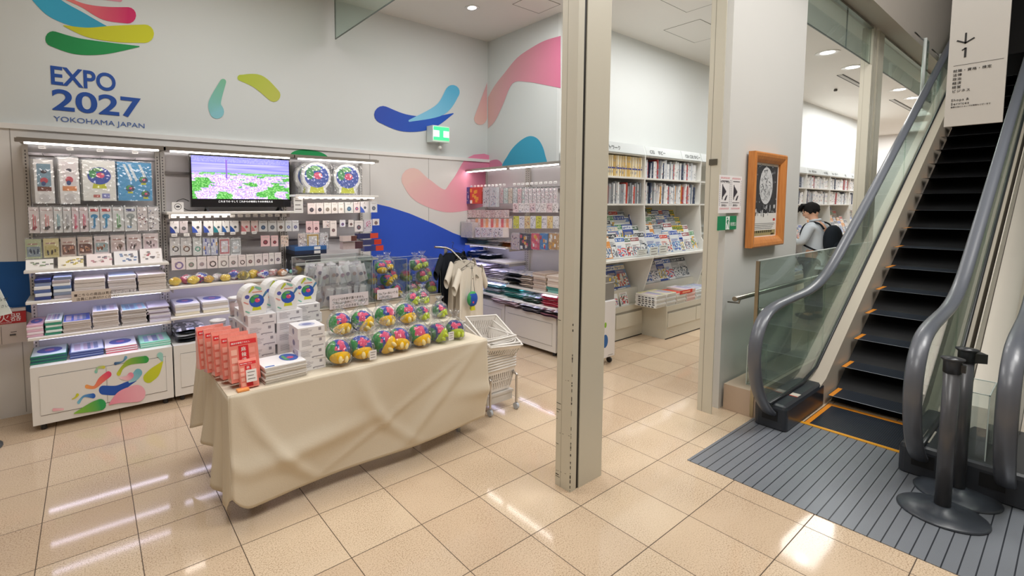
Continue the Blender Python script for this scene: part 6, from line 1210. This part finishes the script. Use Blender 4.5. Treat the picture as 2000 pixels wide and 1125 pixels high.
# ================================================================ left edge: extinguisher cabinet and leaflet board
t = thing('extinguisher_cabinet', 'fire extinguisher cabinet with a red sign on the wall at left', 'cabinet', (-1.215, 2.585, .60))
m = MB('D9CEC6', 'satin'); m.box(0, .25, -.05, -.0, 0, .155); b = m.build('door_panel', t); m = MB('5A5450'); m.box(.10, .103, -.0508, -.05, .0, .14); m.box(.155, .19, -.0508, -.05, .085, .09); m.box(.15, .185, -.056, -.0508, .06, .072); m.box(.05, .08, -.0508, -.05, .09, .094); m.build('door_handle', b)
m = MB('B8242C', 'satin'); m.box(0, .25, -.054, -.0, .156, .245); s = m.build('red_sign', t); text('消火器', .068, (.02, -.0548, .178), FACE_S, 'F4ECEA', s); text('FIRE EXTINGUISHER', .013, (.05, -.0548, .162), FACE_S, 'F0D8D8', s)
m = MB('DDD8D0', 'satin'); m.box(0, .25, -.045, 0, .246, .27); m.build('top_rim', t)
t = thing('leaflet_board', 'white slanted leaflet board at the left edge of the photograph', 'leaflet board', (-1.02, 2.0, .90)); m = MB('E6F2F2', 'satin'); m.prism([(0, 0), (-.16, -.03), (-.16, .42), (-.11, .42)] if False else [(.03, .025), (-.30, -.03), (-.30, .40), (-.08, .40)], lambda u, v, q: (u, q+ -.1*v, v), .012); b = m.build('board', t); text('お知らせ', .03, (-.1, -.02, .12), FACE_S, '3A4A50', b); text('ください', .022, (-.07, -.016, .075), FACE_S, '3A4A50', b)
m = MB('8A9094', 'metal'); m.tube([(-.2, .03, .0), (-.2, .03, -.89)], .012, 8); m.build('pole', t); m = MB('55585C', 'satin'); m.lathe([(.14, -.899), (.14, -.89), (.02, -.88)], 24, (-.2, .03)); m.build('base', t)
# ================================================================ person reading at the bookcase
def skin_mesh(name, verts, edges, radii, col, mat, parent, sub=2, root=0):
    me = bpy.data.meshes.new(name); me.from_pydata(verts, edges, []); o = bpy.data.objects.new(name, me); COL.objects.link(o)
    s = o.modifiers.new('skin', 'SKIN'); s.use_smooth_shade = True
    for i, r in enumerate(radii): me.skin_vertices[0].data[i].radius = r if isinstance(r, tuple) else (r, r)
    me.skin_vertices[0].data[root].use_root = True
    u = o.modifiers.new('sub', 'SUBSURF'); u.levels = u.render_levels = sub
    dg = bpy.context.evaluated_depsgraph_get(); dg.update(); m2 = bpy.data.meshes.new_from_object(o.evaluated_get(dg)); bpy.data.objects.remove(o)
    m2.materials.clear(); m2.materials.append(MATS[mat]); ca = m2.color_attributes.new('Col', 'FLOAT_COLOR', 'CORNER'); ca.data.foreach_set('color', list(lin(col))*len(m2.loops))
    for p in m2.polygons: p.use_smooth = True; p.material_index = 0
    o = bpy.data.objects.new(name, m2); COL.objects.link(o)
    if parent: o.parent = parent
    return o
# local frame: the person faces -X, +Y is towards the shelves, Z up; height 1.69
P = thing('person', 'person in a light grey shirt with a black backpack reading a book', 'person', (7.95, -.06, 0), -PI/2-.22)
V = [(0, 0, .93), (-.01, 0, 1.08), (-.01, 0, 1.24), (-.005, 0, 1.36), (-.03, 0, 1.435), (-.055, 0, 1.50), (-.075, 0, 1.56), (-.085, 0, 1.615),  # trunk, neck, head
     (.0, .09, .88), (-.01, .10, .48), (.02, .10, .08), (-.10, .11, .04), (.0, -.09, .88), (.01, -.10, .48), (.03, -.10, .08), (-.09, -.11, .04)]
E_ = [(0, 1), (1, 2), (2, 3), (3, 4), (4, 5), (5, 6), (6, 7), (0, 8), (8, 9), (9, 10), (10, 11), (0, 12), (12, 13), (13, 14), (14, 15)]
Rr = [(.13, .15), (.12, .14), (.115, .155), (.10, .15), (.055, .055), (.06, .06), (.088, .078), (.075, .068), .085, .06, .042, .035, .085, .06, .042, .035]
body = skin_mesh('body', V, E_, Rr, 'D9A88C', 'skin', P, 2)
def arm(sy, elbow, wrist):
    sh = (-.01, sy*.18, 1.36); skin_mesh('arm', [sh, elbow, wrist], [(0, 1), (1, 2)], [.05, .042, .03], 'D9A88C', 'skin', P, 2)
    w = Vector(wrist); d = (w-Vector(elbow)).normalized(); pm = w+d*.05; up = Vector((0, 0, 1)); sd = d.cross(up).normalized()
    vs = [tuple(w), tuple(pm)]; es = [(0, 1)]; rs = [.024, (.034, .018)]
    for k in range(4):
        b = pm+sd*(k-1.5)*.016+d*.015; q1 = b+d*.03+Vector((0, 0, .008)); q2 = q1+d*.022+Vector((0, 0, .016)); n = len(vs); vs += [tuple(b), tuple(q1), tuple(q2)]; es += [(1, n), (n, n+1), (n+1, n+2)]; rs += [.010, .0085, .007]
    b = w+d*.02+sd*.026*-sy; q1 = b+d*.02+Vector((0, 0, .022)); q2 = q1+d*.018+Vector((0, 0, .014)); n = len(vs); vs += [tuple(b), tuple(q1), tuple(q2)]; es += [(0, n), (n, n+1), (n+1, n+2)]; rs += [.012, .010, .008]
    skin_mesh('hand', vs, es, rs, 'DFAE92', 'skin', P, 1)
arm(-1, (-.06, -.22, 1.12), (-.30, -.14, 1.17)); arm(1, (-.08, .21, 1.12), (-.31, .08, 1.17))
skin_mesh('shirt', [(0, 0, .90), (-.01, 0, 1.08), (-.01, 0, 1.24), (-.005, 0, 1.355), (-.02, 0, 1.42), (-.005, -.16, 1.365), (-.05, -.235, 1.12), (-.24, -.165, 1.155), (-.005, .16, 1.365), (-.07, .225, 1.12), (-.25, .10, 1.155), (.01, 0, .80)],
          [(0, 1), (1, 2), (2, 3), (3, 4), (3, 5), (5, 6), (6, 7), (3, 8), (8, 9), (9, 10), (0, 11)], [(.145, .165), (.14, .165), (.135, .175), (.115, .15), (.065, .07), .075, .062, .045, .075, .062, .045, (.14, .165)], 'C3CBD2', 'fabric', P, 2, 0)
skin_mesh('trousers', [(0, 0, .90), (0, .09, .82), (-.01, .10, .48), (.02, .10, .09), (0, -.09, .82), (.01, -.10, .48), (.03, -.10, .09)], [(0, 1), (1, 2), (2, 3), (0, 4), (4, 5), (5, 6)], [(.14, .16), .10, .078, .068, .10, .078, .068], '4A5058', 'fabric', P, 2)
for y in (.10, -.10): m = MB('2A2A2E', 'satin'); m.xf = Matrix.Translation((-.04, y, .045)); m.ball((0, 0, 0), (.135, .05, .045), 14, 8); m.build('shoe', P)
# head detail (bent forward over the book)
H = Matrix.Translation((-.085, 0, 1.575)) @ Matrix.Rotation(-.42, 4, 'Y')
m = MB('DDAE92', 'skin'); m.xf = H; m.ball((0, 0, 0), (.098, .078, .115), 20, 14, def_=lambda d: 1-.10*max(0, -d.z)*abs(d.y)-.06*max(0, -d.z)*max(0, d.x)); m.ball((-.10, 0, -.01), (.020, .013, .024), 10, 7); m.ball((-.086, 0, -.055), (.016, .026, .008), 10, 6)
for y in (-.078, .078): m.ball((.008, y, -.01), (.020, .010, .032), 10, 7)
m.build('head', P)
m = MB('2A201E', 'satin'); m.xf = H
for y in (-.032, .032): m.ball((-.090, y, .012), (.010, .014, .006), 8, 5); m.box(-.098, -.086, y-.016, y+.016, .030, .036)
m.build('eyes', P)
m = MB('1C1A1A', 'fabric'); m.xf = H
def hair(d): return 1+.05*math.sin(d.y*14+d.z*6)+.05*math.sin(d.x*17)
m.ball((.022, 0, .032), (.100, .090, .104), 24, 14, def_=hair)
for k in range(9): y = -.075+k*.019; m.tube([(-.02, y, .125), (-.095, y*1.05, .085), (-.122+.008*(k % 2), y*1.05, .040+.01*(k % 3))], .016, 6, rads=[.022, .018, .006])
for y in (-.078, .078): m.ball((.03, y, .01), (.045, .014, .055), 10, 7)
m.build('hair', P)
m = MB('CBD2D8', 'fabric'); m.tube([(-.06, -.05, 1.44), (.0, -.06, 1.455), (.05, 0, 1.46), (.0, .06, 1.455), (-.06, .05, 1.44), (-.085, 0, 1.415), (-.06, -.05, 1.44)], .017, 8); m.build('collar', P)
# the backpack and the book
t = thing('backpack', 'black backpack worn on the back of the person in grey', 'backpack', (7.95, -.06, 0), -PI/2-.22); m = MB('1C222A', 'fabric'); m.ball((.215, 0, 1.17), (.10, .145, .22), 18, 12, def_=lambda d: 1+.12*(abs(d.y)*abs(d.z))); m.ball((.285, 0, 1.08), (.045, .11, .12), 14, 8); m.build('bag_body', t)
for y in (-.10, .10): m = MB('161A20', 'fabric'); m.tube(smoothpath([(.15, y, 1.33), (.10, y*1.1, 1.40), (.01, y*1.15, 1.425), (-.09, y*1.15, 1.38), (-.135, y*1.2, 1.27), (-.10, y*1.5, 1.12), (.04, y*1.75, 1.05), (.15, y*1.2, 1.0)]), .013, 6); m.build('shoulder_strap', t)
t = thing('open_book', 'open book with reddish cover held in the hands of the person', 'book', (7.95, -.06, 0), -PI/2-.22)
m = MB('B86A60', 'satin'); m.xf = Matrix.Translation((-.40, -.03, 1.195)) @ Matrix.Rotation(.35, 4, 'Y'); m.box(-.10, .10, -.15, .15, -.006, 0); m.build('cover', t); m = MB('F4F2EE', 'satin'); m.xf = Matrix.Translation((-.40, -.03, 1.197)) @ Matrix.Rotation(.35, 4, 'Y'); m.grid(lambda u, v: (-.095+.19*u, -.145+.29*v, .002+.014*abs(math.sin(v*2*PI))**.6), 2, 20); m.build('pages', t)
